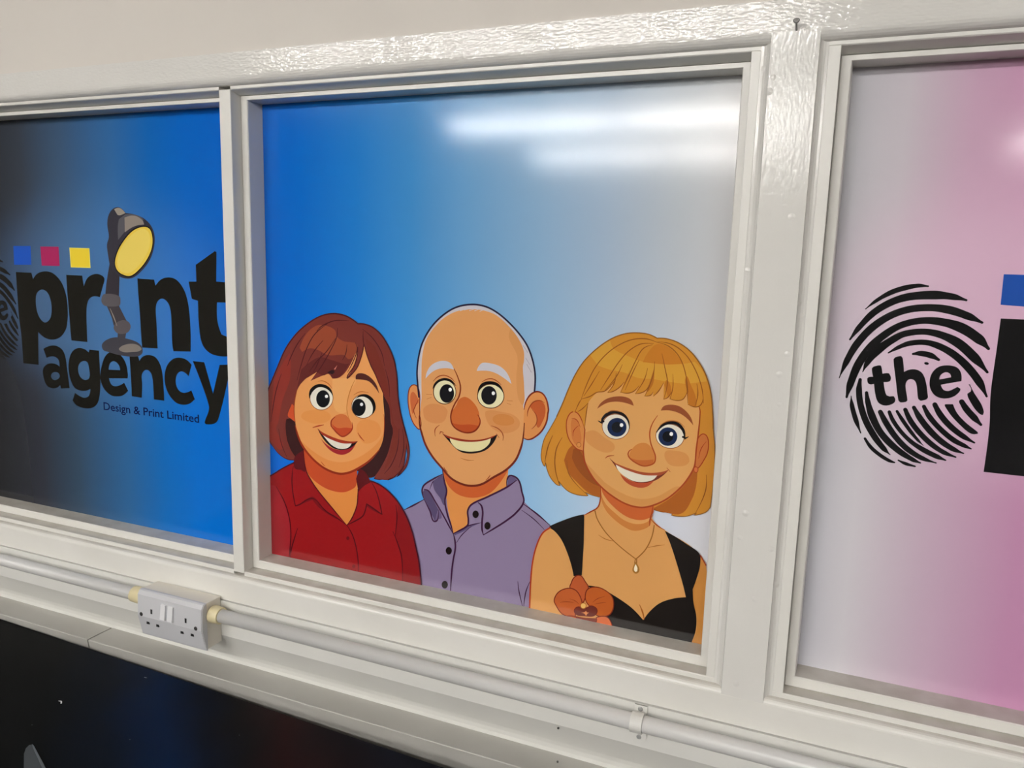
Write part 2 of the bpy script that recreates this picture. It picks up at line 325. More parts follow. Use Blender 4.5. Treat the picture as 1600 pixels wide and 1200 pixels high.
# Artwork traced on the plane of the glass in tenths of a millimetre (x, z about eye level);
# pane, group, part, kind, ink | outline | holes.  * marks a sharp corner.
ART = """2 man shirt poly 8A7B9A|-6108,-4038 -5919,-3914 -5722,-3785* -5761,-3651 -5715,-3542 -5569,-3434 -5405,-3331* -5348,-3491 -5328,-3622 -5305,-3871 -5247,-4083 -5199,-4262* -4940,-4092* -4946,-3833 -4876,-3739 -4634,-3587 -4313,-3385* -4292,-3210* -4183,-3206 -4113,-3269 -4067,-3423 -4028,-3570* -3900,-3672 -3730,-3790 -3604,-3875 -3512,-3934* -3624,-4439 -3670,-5443* -6178,-5624* -6185,-4044*
2 man neck poly DA8F4C|-5407,-3231* -5376,-3461 -5330,-3706 -5305,-3871 -5247,-4083 -5199,-4262* -4940,-4092* -4946,-3833 -4876,-3739 -4634,-3587 -4313,-3385* -4296,-3085* -4539,-3247 -4901,-3436 -5259,-3361
2 man neck poly C45C2B|-5406,-3248* -5330,-3455 -5238,-3559 -5111,-3624 -4932,-3641 -4756,-3605 -4584,-3514 -4450,-3364 -4319,-3152 -4304,-3086* -4539,-3255 -4901,-3436 -5259,-3361
2 man head poly CAC6CE|-5826,-2141* -5856,-1948 -5869,-1753 -5843,-1525 -5776,-1295 -5635,-1063 -5442,-871 -5217,-735 -4960,-678 -4739,-696 -4554,-770 -4368,-897 -4183,-1067 -4048,-1240 -3960,-1446 -3917,-1655 -3919,-1915* -3984,-2164 -4069,-2329* -4076,-2612 -4112,-2775 -4190,-2959 -4337,-3122 -4538,-3263 -4726,-3395 -4900,-3447 -5078,-3439 -5259,-3370 -5406,-3239 -5573,-3082 -5704,-2902 -5780,-2711 -5823,-2516*
2 man face poly DB9C62|-5786,-2154* -5793,-1844 -5783,-1520 -5719,-1259 -5578,-1056 -5389,-884 -5164,-779 -4924,-746 -4738,-761 -4552,-819 -4324,-993 -4180,-1158 -4107,-1312 -4099,-1456 -4114,-1549 -4083,-1853 -4091,-2102 -4072,-2185* -4068,-2361* -4076,-2612 -4112,-2775 -4190,-2959 -4337,-3122 -4538,-3263 -4726,-3395 -4900,-3447 -5078,-3439 -5259,-3370 -5406,-3239 -5573,-3082 -5704,-2902 -5780,-2711 -5816,-2449*
2 man face poly D29359|-4324,-993* -4180,-1158 -4107,-1312 -4099,-1456 -4114,-1549 -4083,-1853 -4091,-2102 -4170,-2016 -4212,-1711 -4205,-1403 -4345,-1138
2 man face stroke CAC6CE|-5078,-766,9 -4993,-744,8
2 man face stroke CAC6CE|-4992,-770,8 -4916,-743,8
2 man face stroke CAC6CE|-4907,-770,8 -4839,-742,8
2 man face stroke CAC6CE|-4822,-772,8 -4755,-744,8
2 man face stroke CAC6CE|-5147,-782,9 -5070,-754,9
2 man face stroke 8A7F88|-4121,-1230,5 -4044,-1331,5
2 man face stroke 8A7F88|-4074,-1409,5 -4006,-1502,5
2 man face stroke 8A7F88|-4055,-1499,5 -3975,-1617,5
2 man cheek#1 poly D38D56|-5744,-2314 -5620,-2239 -5421,-2246 -5340,-2301 -5330,-2350 -5400,-2496 -5580,-2540 -5718,-2489 -5756,-2377
2 man cheek#2 poly D28E55|-4701,-2285 -4616,-2237 -4446,-2243 -4245,-2270 -4134,-2368 -4188,-2491 -4404,-2563 -4610,-2483
2 man cheek#2 poly CC8446|-4571,-2343 -4446,-2278 -4260,-2303 -4232,-2394 -4407,-2448 -4543,-2420
2 man nose poly C4662F|-5139,-2125 -5034,-2075 -4911,-2135 -4813,-2261 -4787,-2422 -4799,-2503 -4867,-2583 -4988,-2624 -5130,-2605 -5238,-2535 -5275,-2442 -5256,-2326 -5190,-2226
2 man nose poly B44C24|-5256,-2501* -5096,-2512 -4956,-2492 -4799,-2495* -4867,-2580 -4988,-2624 -5121,-2609*
2 man nose stroke 7E2A16|-5232,-1662,11 -5163,-1791,18 -5118,-1931,24 -5140,-2077,24 -5208,-2196,24 -5259,-2314,24 -5275,-2425,24 -5238,-2535,24 -5130,-2605,24 -4988,-2624,24 -4867,-2583,24 -4791,-2486,24 -4780,-2405,18 -4820,-2329,11
2 man face stroke A85A2A|-5704,-2100,5 -5604,-2091,5
2 man face stroke A85A2A|-5694,-2170,5 -5612,-2137,5
2 man face stroke A85A2A|-4351,-2065,5 -4259,-2064,5
2 man face stroke A85A2A|-4350,-2104,5 -4282,-2121,5
2 man face stroke 8E3A1C|-5471,-2561,7 -5542,-2634,16 -5537,-2741,7
2 man face stroke 8E3A1C|-4593,-2473,7 -4473,-2507,15 -4403,-2579,15 -4397,-2674,7
2 man face stroke B06A36|-5095,-3034,6 -4979,-3052,14 -4870,-3041,6
2 man mouth poly 1C1212|-5415,-2686* -5306,-2726 -5127,-2746 -4916,-2742 -4691,-2692 -4488,-2596* -4552,-2732 -4669,-2854 -4807,-2916 -4946,-2945 -5088,-2938 -5196,-2882 -5305,-2788
2 man mouth poly 8C2C1C|-5429,-2674* -5306,-2714 -5127,-2731 -4916,-2730 -4691,-2681 -4479,-2586* -4690,-2716 -4915,-2765 -5127,-2767 -5306,-2747
2 man teeth poly E6DCA6|-5288,-2745* -5127,-2767 -4915,-2759 -4707,-2713 -4597,-2665* -4624,-2756 -4739,-2859 -4877,-2903 -5017,-2917 -5160,-2894 -5251,-2823
2 man mouth stroke 7E2A16|-5460,-2699,8 -5448,-2660,17 -5393,-2670,8
2 man mouth stroke 7E2A16|-4508,-2586,7 -4461,-2638,7
2 man eye#1 poly E9E2B8|-5194,-2014 -5211,-2096 -5263,-2165 -5339,-2209 -5425,-2217 -5504,-2189 -5559,-2129 -5579,-2050 -5561,-1967 -5508,-1898 -5431,-1855 -5345,-1848 -5268,-1877 -5214,-1936
2 man eye#1 loop 5A3018|-5194,-2014,13 -5211,-2096,13 -5263,-2165,14 -5339,-2209,14 -5425,-2217,14 -5504,-2189,14 -5559,-2129,14 -5579,-2050,14 -5561,-1967,14 -5508,-1898,14 -5431,-1855,14 -5345,-1848,13 -5268,-1877,13 -5214,-1936,13
2 man eye#1 poly 15151A|-5223,-2039 -5234,-2103 -5268,-2157 -5317,-2190 -5373,-2195 -5423,-2172 -5459,-2125 -5473,-2063 -5461,-1998 -5427,-1945 -5377,-1913 -5322,-1908 -5272,-1931 -5237,-1978
2 man eye#1 poly FFFFFF|-5263,-1984 -5266,-1997 -5273,-2007 -5285,-2014 -5297,-2015 -5309,-2011 -5317,-2001 -5320,-1989 -5317,-1976 -5310,-1965 -5298,-1959 -5286,-1958 -5274,-1962 -5266,-1972
2 man eye#1 poly 140F10|-5592,-2014* -5584,-1956 -5549,-1896 -5481,-1842 -5374,-1814 -5267,-1840 -5186,-1929* -5276,-1873 -5391,-1855 -5498,-1897 -5560,-1962
2 man face stroke 9A4420|-5585,-1883,7 -5500,-1804,16 -5393,-1775,15 -5277,-1809,15 -5223,-1860,7
2 man eye#2 poly E9E2B8|-4399,-2004 -4418,-2084 -4476,-2152 -4561,-2196 -4657,-2205 -4745,-2179 -4807,-2121 -4830,-2044 -4810,-1963 -4751,-1895 -4666,-1852 -4570,-1844 -4483,-1871 -4423,-1928
2 man eye#2 loop 5A3018|-4399,-2004,13 -4418,-2084,13 -4476,-2152,13 -4561,-2196,13 -4657,-2205,13 -4745,-2179,13 -4807,-2121,13 -4830,-2044,13 -4810,-1963,13 -4751,-1895,13 -4666,-1852,13 -4570,-1844,13 -4483,-1871,13 -4423,-1928,13
2 man eye#2 poly 15151A|-4516,-2002 -4526,-2064 -4560,-2117 -4610,-2149 -4667,-2155 -4719,-2133 -4756,-2086 -4770,-2026 -4759,-1963 -4725,-1911 -4674,-1879 -4618,-1874 -4566,-1896 -4530,-1942
2 man eye#2 poly FFFFFF|-4545,-1973 -4547,-1986 -4555,-1996 -4565,-2003 -4577,-2004 -4588,-2000 -4596,-1990 -4599,-1978 -4597,-1966 -4589,-1955 -4579,-1949 -4567,-1948 -4556,-1952 -4548,-1961
2 man eye#2 poly 140F10|-4831,-2008* -4821,-1928 -4776,-1853 -4712,-1816 -4610,-1799 -4509,-1817 -4436,-1882 -4400,-1983* -4465,-1896 -4575,-1848 -4694,-1855 -4786,-1929
2 man face stroke 9A4420|-4763,-1823,7 -4662,-1768,15 -4561,-1768,15 -4449,-1837,7
2 man eyebrow#1 poly C9C8D2|-5719,-1854* -5699,-1756 -5628,-1645 -5503,-1571 -5378,-1554 -5289,-1582 -5231,-1673* -5359,-1661 -5519,-1693 -5626,-1758
2 man eyebrow#2 poly C9C8D2|-4853,-1663* -4820,-1589 -4761,-1535 -4634,-1531 -4482,-1563 -4380,-1632 -4319,-1720 -4283,-1813* -4393,-1741 -4529,-1675 -4665,-1647
2 man ear#1 poly D88E55|-5818,-2239* -5827,-2060 -5879,-1976 -5953,-1976 -6008,-2051 -6026,-2210 -6006,-2368 -5968,-2498 -5902,-2608 -5808,-2656 -5816,-2449*
2 man ear#1 loop 7A2A1C|-5818,-2239,17* -5827,-2060,17 -5879,-1976,17 -5953,-1976,17 -6008,-2051,17 -6026,-2210,17 -6006,-2368,17 -5968,-2498,17 -5902,-2608,17 -5808,-2656,17 -5816,-2449,17*
2 man ear#1 poly C4663A|-5985,-2206 -5971,-2102 -5925,-2082 -5850,-2176 -5833,-2232 -5895,-2296 -5922,-2390 -5940,-2433 -5969,-2336
2 man ear#1 stroke 8A3A20|-5841,-2192,7 -5899,-2313,16 -5922,-2378,16 -5875,-2489,7
2 man ear#2 poly D88E50|-4072,-2193* -4053,-2067 -3991,-1953 -3896,-1890 -3799,-1904 -3731,-1990 -3694,-2135 -3700,-2182 -3719,-2323 -3794,-2471 -3921,-2586 -4002,-2615 -4072,-2596* -4076,-2455
2 man ear#2 poly BC5A2C|-3977,-2121 -3907,-2030 -3827,-2014 -3757,-2069 -3740,-2186 -3783,-2330 -3853,-2415 -3866,-2277 -3918,-2174
2 man ear#2 stroke 7A2A1C|-4072,-2170,11 -4053,-2067,19 -3991,-1953,24 -3896,-1890,24 -3799,-1904,23 -3731,-1990,23 -3694,-2135,23 -3700,-2182,23 -3719,-2323,24 -3794,-2471,24 -3921,-2586,24 -4002,-2615,19 -4072,-2596,11
2 man ear#2 stroke 8E3A1C|-4017,-2265,7 -4008,-2171,15 -3939,-2056,14 -3843,-2013,14 -3762,-2039,6
2 man ear#2 stroke 8E3A1C|-3943,-2161,7 -3875,-2247,14 -3871,-2355,14 -3942,-2448,7
2 man head stroke 262038|-5832,-2150,29 -5856,-1948,29 -5869,-1753,29 -5843,-1525,29 -5776,-1295,28 -5635,-1063,28 -5442,-871,28 -5217,-735,27 -4960,-678,27 -4739,-696,27 -4554,-770,26 -4368,-897,26 -4183,-1067,26 -4048,-1240,26 -3960,-1446,26 -3917,-1655,26 -3920,-1885,26
2 man head stroke 6A2418|-5823,-2450,16 -5815,-2582,25 -5780,-2711,34 -5704,-2902,35 -5573,-3082,35 -5406,-3239,35 -5259,-3370,35 -5078,-3439,34 -4900,-3447,34 -4726,-3395,34 -4538,-3263,33 -4337,-3122,33 -4190,-2959,33 -4112,-2775,32 -4076,-2612,23 -4062,-2376,14
2 man head stroke 8E3A1C|-5380,-3211,7 -5352,-3257,16 -5311,-3288,7
2 man head stroke 8E3A1C|-4591,-3234,7 -4616,-3277,15 -4661,-3325,7
2 man collar poly 554A6C|-5572,-3471* -5477,-3391 -5405,-3339* -5363,-3459 -5325,-3588 -5354,-3710 -5352,-3828 -5436,-3722 -5539,-3602
2 man collar poly 8F80A2|-5752,-3649* -5715,-3551 -5568,-3441* -5567,-3555 -5510,-3682 -5417,-3787 -5351,-3895 -5303,-4040 -5199,-4262* -5283,-4139 -5395,-3970 -5527,-3786 -5631,-3640 -5705,-3617*
2 man collar poly 54486A|-5751,-3683* -5705,-3617 -5640,-3642 -5574,-3742 -5470,-3905* -5523,-4113* -5608,-3969* -5703,-3813*
2 man collar poly 6A5C80|-5523,-4113* -5461,-3912* -5404,-4031 -5477,-4068*
2 man collar poly 5E5276|-4292,-3213* -4199,-3216 -4147,-3257* -4230,-3325 -4309,-3385*
2 man collar poly 5E5276|-5193,-4255* -4958,-4103 -4729,-4010* -4886,-4103 -5028,-4202 -5171,-4285*
2 man shirt stroke 3A1838|-5722,-3785,13 -5761,-3651,28 -5725,-3552,28 -5569,-3434,28 -5405,-3331,12
2 man shirt stroke 3A1838|-5724,-3620,12 -5640,-3637,27 -5527,-3786,26 -5395,-3970,26 -5283,-4139,26 -5198,-4270,12
2 man shirt stroke 3A1838|-5722,-3785,11 -5618,-3954,25 -5523,-4118,25 -5466,-3913,11
2 man shirt stroke 3A1838|-5406,-3248,12 -5363,-3459,28 -5325,-3588,28 -5353,-3760,28 -5304,-3973,28 -5247,-4116,28 -5199,-4262,12
2 man shirt stroke 3A1838|-5199,-4262,13 -4958,-4095,29 -4942,-4000,29 -4954,-3851,29 -4885,-3737,28 -4634,-3587,28 -4313,-3385,28 -4164,-3260,12
2 man shirt stroke 3A1838|-4313,-3385,12 -4287,-3212,25 -4183,-3206,27 -4113,-3269,27 -4067,-3423,27 -4033,-3571,27 -4149,-3759,28 -4314,-3916,28 -4500,-4062,25 -4680,-4197,13*
2 man shirt stroke 3A1838|-4680,-4198,13 -4705,-4115,30 -4708,-3982,30 -4702,-3831,30 -4727,-3735,30 -4780,-3697,13
2 man shirt stroke 3A1838|-4036,-3606,12 -3815,-3726,26 -3604,-3869,11
2 man shirt stroke 3A1838|-4058,-3707,7 -3862,-3814,15 -3692,-3948,7
2 man shirt stroke 3A1838|-6080,-4011,12 -5919,-3914,27 -5722,-3785,12
2 man shirt stroke 3A1838|-5199,-4264,12 -5166,-4378,28 -5158,-4496,28 -5191,-4691,28 -5215,-4903,28 -5231,-5254,13
2 man shirt stroke 3A1838|-4887,-4094,6 -5045,-4255,15 -5136,-4398,7
2 man shirt stroke 3A1838|-4729,-4010,7 -4852,-4055,16 -4958,-4103,16 -5193,-4255,7
2 man shirt stroke 3A1838|-4089,-4841,8 -4058,-5020,17 -3986,-5257,8
2 man shirt stroke 3A1838|-3892,-4803,7 -3956,-4999,17 -3979,-5256,8
2 man shirt stroke 3A1838|-5622,-3605,7 -5577,-3489,15 -5550,-3452,7
2 man button#1 poly 1C1012|-4767,-3880 -4772,-3907 -4786,-3931 -4807,-3946 -4831,-3950 -4852,-3941 -4867,-3922 -4873,-3896 -4868,-3868 -4854,-3845 -4833,-3830 -4810,-3826 -4788,-3835 -4773,-3854
2 man button#2 poly 1C1012|-4564,-4032 -4568,-4059 -4582,-4083 -4603,-4098 -4626,-4102 -4647,-4093 -4662,-4075 -4668,-4049 -4664,-4021 -4650,-3998 -4629,-3982 -4606,-3978 -4584,-3987 -4569,-4006
2 man button#3 poly 1C1012|-5217,-4548 -5222,-4576 -5237,-4601 -5259,-4617 -5284,-4622 -5306,-4613 -5321,-4594 -5327,-4567 -5322,-4539 -5307,-4514 -5286,-4498 -5261,-4494 -5239,-4502 -5223,-4521
2 man button#4 poly 1C1012|-5278,-5123 -5283,-5153 -5298,-5178 -5320,-5195 -5345,-5200 -5367,-5192 -5383,-5172 -5389,-5145 -5384,-5116 -5369,-5091 -5347,-5074 -5322,-5069 -5299,-5077 -5284,-5097
2 red hair_back poly 70302A|-8771,-2353* -8530,-1887 -8361,-1577 -8144,-1320 -7912,-1135 -7664,-1000 -7421,-940 -7203,-954 -7046,-1011 -6939,-1076* -6794,-1079 -6641,-1128 -6488,-1249 -6356,-1436 -6270,-1627 -6222,-1886 -6202,-2165 -6173,-2345 -6125,-2541 -6048,-2780 -6001,-2959 -5998,-3128 -6054,-3305 -6215,-3480* -6063,-3255 -6027,-3081* -6051,-2915* -6065,-3085 -6101,-3294 -6234,-3465 -6388,-3559* -6330,-3513 -6525,-3569 -6643,-3573* -6584,-3496* -6742,-3561 -6921,-3488* -8012,-3219* -8221,-3462* -8384,-3464 -8546,-3393 -8675,-3272 -8772,-3164*
2 red hair_back loop 4A1A1C|-8771,-2353,17* -8530,-1887,17 -8361,-1577,17 -8144,-1320,16 -7912,-1135,16 -7664,-1000,16 -7421,-940,16 -7203,-954,16 -7046,-1011,15 -6939,-1076,15* -6794,-1079,15 -6641,-1128,15 -6488,-1249,15 -6356,-1436,15 -6270,-1627,15 -6222,-1886,15 -6202,-2165,15 -6173,-2345,15 -6125,-2541,15 -6048,-2780,15 -6001,-2959,15 -5998,-3128,15 -6054,-3305,15 -6215,-3480,16* -6063,-3255,15 -6027,-3081,15* -6051,-2915,15* -6065,-3085,15 -6101,-3294,16 -6234,-3465,16 -6388,-3559,16* -6330,-3513,16 -6525,-3569,16 -6643,-3573,16* -6584,-3496,16* -6742,-3561,16 -6921,-3488,16* -8012,-3219,17* -8221,-3462,17* -8384,-3464,17 -8546,-3393,17 -8675,-3272,17 -8772,-3164,17*
2 red hair_back poly 34191A|-8389,-2777* -8393,-2940 -8355,-3170 -8272,-3323 -8187,-3412* -8014,-3309 -7990,-3145 -8156,-2913 -8194,-2703*
2 red hair_back poly 34191A|-6497,-2093* -6392,-2200 -6353,-2363 -6333,-2608 -6285,-2739 -6313,-2861 -6389,-3126 -6525,-3384 -6633,-3534* -6732,-3559 -6921,-3488 -7021,-3379 -6721,-3167 -6545,-2973 -6525,-2630*
2 red ear poly C6502C|-8264,-2492* -8201,-2548 -8196,-2797* -8281,-2752 -8344,-2705
2 red neck poly DC8A44|-8022,-3202* -8017,-3472 -7935,-3696 -7748,-3924 -7478,-4174 -7174,-4443* -7067,-4300 -6974,-4079 -6953,-3863 -6972,-3654 -6990,-3375* -7533,-3517
2 red neck poly BE4A27|-8023,-3220* -8007,-3507 -7914,-3694 -7704,-3827 -7496,-3888 -7248,-3888 -7063,-3808 -6986,-3726 -6971,-3425* -7286,-3537 -7658,-3479
2 red face poly E39C5C|-8096,-2080* -8142,-2259 -8189,-2440 -8209,-2584 -8199,-2726 -8176,-2884 -8147,-3002 -8075,-3155 -7950,-3301 -7783,-3433 -7575,-3531 -7327,-3573 -7122,-3530 -6920,-3418 -6721,-3271 -6564,-3096 -6486,-2932 -6452,-2724 -6448,-2541 -6472,-2274 -6487,-2092 -6545,-1947 -6718,-1594 -6824,-1370* -7107,-1322 -7922,-1718
2 red face poly DD8E4C|-8095,-3103* -7950,-3301 -7783,-3433 -7575,-3531 -7327,-3573 -7122,-3530 -6920,-3418 -6721,-3271 -6564,-3096 -6486,-2932 -6458,-2793* -6623,-3017 -6920,-3244 -7223,-3370 -7531,-3374 -7822,-3268
2 red cheek#1 poly DF9350|-8066,-2676 -7811,-2553 -7562,-2554 -7471,-2649 -7627,-2757 -7898,-2777
2 red cheek#2 poly DF9250|-6977,-2782 -6917,-2655 -6759,-2604 -6564,-2651 -6516,-2799 -6623,-2940 -6819,-3006 -6938,-2899
2 red face poly E8A868|-7433,-2006* -7191,-1968 -6993,-1968 -7073,-2145 -7144,-2339 -7155,-2512 -7358,-2533 -7427,-2367
2 red nose poly CB6E3C|-7451,-2682 -7338,-2586 -7196,-2572 -7116,-2629 -7067,-2710 -7053,-2773 -7118,-2867 -7240,-2942 -7361,-2904 -7446,-2808
2 red nose poly B94728|-7462,-2749* -7340,-2809 -7198,-2786 -7065,-2783* -7128,-2872 -7240,-2940 -7357,-2900*
2 red nose stroke 8E2E1C|-7389,-2632,11 -7461,-2700,22 -7467,-2788,24 -7442,-2816,24 -7341,-2901,24 -7250,-2942,23 -7138,-2887,23 -7057,-2791,22 -7061,-2688,10
2 red nose stroke C47A3A|-7003,-1986,8 -7083,-2146,17 -7144,-2339,17 -7155,-2512,17 -7106,-2645,8
2 red mouth stroke A43A20|-7833,-2856,12 -7732,-2820,26 -7617,-2787,11
2 red cheek#2 stroke A8401E|-6948,-2848,10 -6898,-2911,22 -6829,-2969,10
2 red mouth poly 1C1214|-7743,-2859* -7650,-2936 -7465,-2991 -7261,-3027 -7059,-3020 -6948,-2980* -7039,-3081 -7160,-3148 -7282,-3173 -7425,-3161 -7548,-3096 -7651,-2998
2 red mouth poly 98301F|-7738,-2858* -7650,-2910 -7485,-2962 -7260,-3002 -7058,-3003 -6948,-2980* -7059,-3038 -7261,-3055 -7486,-3014 -7630,-2969
2 red teeth poly E9E3D2|-7630,-2964* -7486,-3014 -7261,-3055 -7069,-3035* -7120,-3103 -7221,-3146 -7343,-3151 -7466,-3106 -7558,-3032
2 red mouth poly 98242A|-7682,-3020* -7569,-3107 -7426,-3166 -7282,-3173 -7120,-3129 -6989,-3035* -7080,-3162 -7181,-3227 -7283,-3254 -7426,-3231 -7549,-3163
2 red eye#1 poly ECE6D6|-7427,-2318 -7450,-2407 -7513,-2482 -7604,-2530 -7706,-2541 -7797,-2511 -7860,-2447 -7881,-2361 -7857,-2272 -7792,-2196 -7700,-2150 -7599,-2141 -7509,-2171 -7448,-2234
2 red eye#1 loop 8A5030|-7427,-2318,12 -7450,-2407,12 -7513,-2482,12 -7604,-2530,12 -7706,-2541,12 -7797,-2511,12 -7860,-2447,12 -7881,-2361,12 -7857,-2272,12 -7792,-2196,12 -7700,-2150,12 -7599,-2141,12 -7509,-2171,12 -7448,-2234,12
2 red eye#1 poly 14161A|-7486,-2338 -7500,-2401 -7538,-2455 -7593,-2489 -7654,-2495 -7708,-2472 -7745,-2425 -7758,-2364 -7744,-2300 -7705,-2246 -7650,-2213 -7589,-2207 -7535,-2230 -7498,-2277
2 red eye#1 poly FFFFFF|-7522,-2300 -7525,-2312 -7534,-2322 -7547,-2329 -7560,-2330 -7573,-2326 -7581,-2317 -7584,-2305 -7581,-2293 -7572,-2283 -7559,-2276 -7546,-2275 -7533,-2279 -7525,-2288
2 red eye#1 poly 15100F|-7896,-2377* -7901,-2290 -7868,-2208 -7784,-2140 -7680,-2108 -7547,-2122 -7456,-2188 -7420,-2314* -7476,-2225 -7588,-2166 -7722,-2172 -7827,-2252 -7870,-2322
2 red face stroke B8642E|-7720,-2068,7 -7617,-2053,16 -7516,-2090,16 -7439,-2164,7
2 red eye#2 poly ECE6D6|-6628,-2377 -6650,-2463 -6710,-2537 -6799,-2583 -6897,-2594 -6986,-2565 -7047,-2504 -7069,-2421 -7046,-2334 -6984,-2261 -6895,-2215 -6797,-2206 -6710,-2235 -6650,-2296
2 red eye#2 loop 8A5030|-6628,-2377,11 -6650,-2463,11 -6710,-2537,11 -6799,-2583,11 -6897,-2594,11 -6986,-2565,11 -7047,-2504,11 -7069,-2421,11 -7046,-2334,11 -6984,-2261,11 -6895,-2215,11 -6797,-2206,11 -6710,-2235,11 -6650,-2296,11
2 red eye#2 poly 14161A|-6798,-2411 -6811,-2474 -6847,-2527 -6899,-2560 -6958,-2566 -7010,-2544 -7046,-2498 -7059,-2437 -7046,-2374 -7009,-2321 -6956,-2289 -6898,-2283 -6846,-2306 -6810,-2351
2 red eye#2 poly FFFFFF|-6847,-2367 -6850,-2379 -6858,-2389 -6870,-2396 -6883,-2397 -6895,-2393 -6903,-2384 -6906,-2373 -6903,-2360 -6895,-2350 -6883,-2344 -6870,-2342 -6858,-2347 -6850,-2355
2 red eye#2 poly 15100F|-7004,-2300* -6905,-2219 -6778,-2199 -6661,-2256 -6613,-2355 -6622,-2441 -6685,-2524* -6665,-2395 -6719,-2290 -6817,-2243 -6915,-2253
2 red face stroke B8642E|-7024,-2229,7 -6895,-2166,15 -6748,-2169,7
2 red eyebrow#1 poly 4E2622|-6983,-1971* -6983,-1908 -6933,-1870 -6816,-1869 -6699,-1923 -6603,-2018 -6545,-2164* -6632,-2063 -6738,-1983 -6855,-1968
2 red hair_front poly 70302A|-8748,-2315* -8530,-1887 -8361,-1577 -8144,-1320 -7912,-1135 -7664,-1000 -7421,-940 -7203,-954 -7046,-1011 -6939,-1076* -6794,-1079 -6641,-1128 -6488,-1249 -6356,-1436 -6270,-1627 -6222,-1886 -6202,-2165 -6173,-2345 -6125,-2541 -6066,-2815 -6047,-2914 -6065,-3085 -6139,-3316 -6388,-3559* -6525,-3566 -6633,-3534* -6525,-3384 -6389,-3126 -6313,-2861 -6285,-2705 -6333,-2580 -6363,-2348 -6459,-2189 -6545,-2013* -6622,-1853 -6699,-1726 -6776,-1549 -6824,-1403* -6844,-1487 -6893,-1641 -6952,-1771 -7052,-1889 -7151,-1960* -7021,-1768 -6961,-1612 -6951,-1478* -7010,-1599 -7080,-1731 -7191,-1883 -7312,-1975 -7433,-1997* -7473,-1949 -7514,-1927 -7616,-1961 -7866,-2074* -7802,-1994 -7735,-1914* -7885,-2001 -7970,-2052 -8055,-2129 -8142,-2259 -8254,-2500 -8321,-2631 -8367,-2743 -8392,-2885 -8385,-3065 -8303,-3272 -8199,-3441* -8383,-3455 -8546,-3384 -8675,-3263 -8761,-3145*
2 red hair_front poly 8E442D|-8075,-1540* -7957,-1326 -7789,-1179 -7625,-1136 -7384,-1197 -7325,-1319 -7187,-1377* -6990,-1381* -6941,-1444 -6991,-1564 -7109,-1657 -7208,-1597 -7510,-1619 -7713,-1549 -7877,-1534 -8024,-1605*
2 red hair_front poly 822F27|-8612,-2124* -8454,-1864 -8278,-1641* -8261,-1849 -8288,-2096 -8447,-2465 -8543,-2847 -8590,-2961 -8467,-3292 -8749,-3143*
2 red hair_front poly 5C2624|-8051,-1902* -7881,-1767 -7673,-1665 -7430,-1698 -7190,-1739 -7110,-1725* -7211,-1876 -7312,-1965 -7433,-1989 -7473,-1949 -7514,-1927 -7616,-1961 -7735,-1914* -7885,-2001 -7970,-2052 -8142,-2224*
2 red hair_front poly 6E2C24|-6795,-1302* -6622,-1422 -6526,-1613 -6430,-1854 -6354,-2180 -6276,-2602 -6199,-2730 -6255,-3109 -6466,-3428* -6313,-2946 -6295,-2707 -6363,-2348 -6459,-2189 -6622,-1853 -6757,-1564*
2 red eyebrow#2 poly 2E1A1E|-7534,-1908* -7427,-1855 -7387,-1879 -7436,-1929*
2 red hair_front poly C87A6A|-7401,-1841* -7334,-1767* -7375,-1844*
2 red hair_front stroke 4A1C1E|-7956,-1291,8 -8127,-1491,17 -8258,-1709,18 -8325,-1854,8
2 red hair_front stroke 4A1C1E|-7524,-1113,8 -7770,-1297,17 -7918,-1512,17 -8027,-1761,17 -8139,-2084,8
2 red hair_front stroke 4A1C1E|-7324,-1168,8 -7345,-1321,17 -7468,-1548,17 -7634,-1799,17 -7760,-1956,8
2 red hair_front stroke 4A1C1E|-7366,-1339,8 -7550,-1571,17 -7736,-1739,17 -7884,-1923,8
2 red hair_front stroke 4A1C1E|-7147,-1425,7 -7168,-1561,17 -7233,-1675,8
2 red hair_front stroke 4A1C1E|-6852,-1157,7 -6660,-1293,16 -6507,-1496,16 -6450,-1706,7
2 red hair_front stroke 4A1C1E|-6431,-1771,7 -6373,-1965,16 -6353,-2196,7
2 red hair_front stroke 4A1C1E|-7608,-1388,8 -7796,-1589,17 -7945,-1824,8
2 red hair_front stroke 4A1C1E|-7105,-1039,7 -7383,-1055,17 -7625,-1153,17 -7729,-1243,8
2 red hair_front stroke 4A1C1E|-6990,-1381,7 -6951,-1478,17 -7031,-1685,17 -7141,-1871,8
2 red hair_front stroke 4A1C1E|-8457,-2005,8 -8573,-2299,18 -8646,-2592,18 -8697,-2850,8
2 red hair_front stroke 4A1C1E|-8535,-2955,8 -8487,-3204,18 -8372,-3435,8
2 red hair_front stroke 4A1C1E|-6181,-2694,7 -6207,-3018,16 -6312,-3287,17 -6447,-3460,8
2 red hair_front stroke 4A1C1E|-6114,-2686,7 -6094,-3004,16 -6177,-3321,7
2 red hair_front stroke 4A1C1E|-6843,-1189,7 -6843,-1305,16 -6824,-1436,7
2 red hair_front stroke 4A1C1E|-7632,-1594,8 -7716,-1771,17 -7801,-1916,8
2 red hair_front stroke 4A1A1C|-6824,-1395,9 -6776,-1549,19 -6699,-1726,19 -6622,-1853,19 -6545,-2005,19 -6449,-2188,9
2 red hair_front stroke 4A1A1C|-6941,-1452,8 -6961,-1612,17 -7021,-1768,18 -7151,-1960,18 -7052,-1889,18 -6952,-1771,18 -6893,-1641,18 -6844,-1487,17 -6830,-1387,8
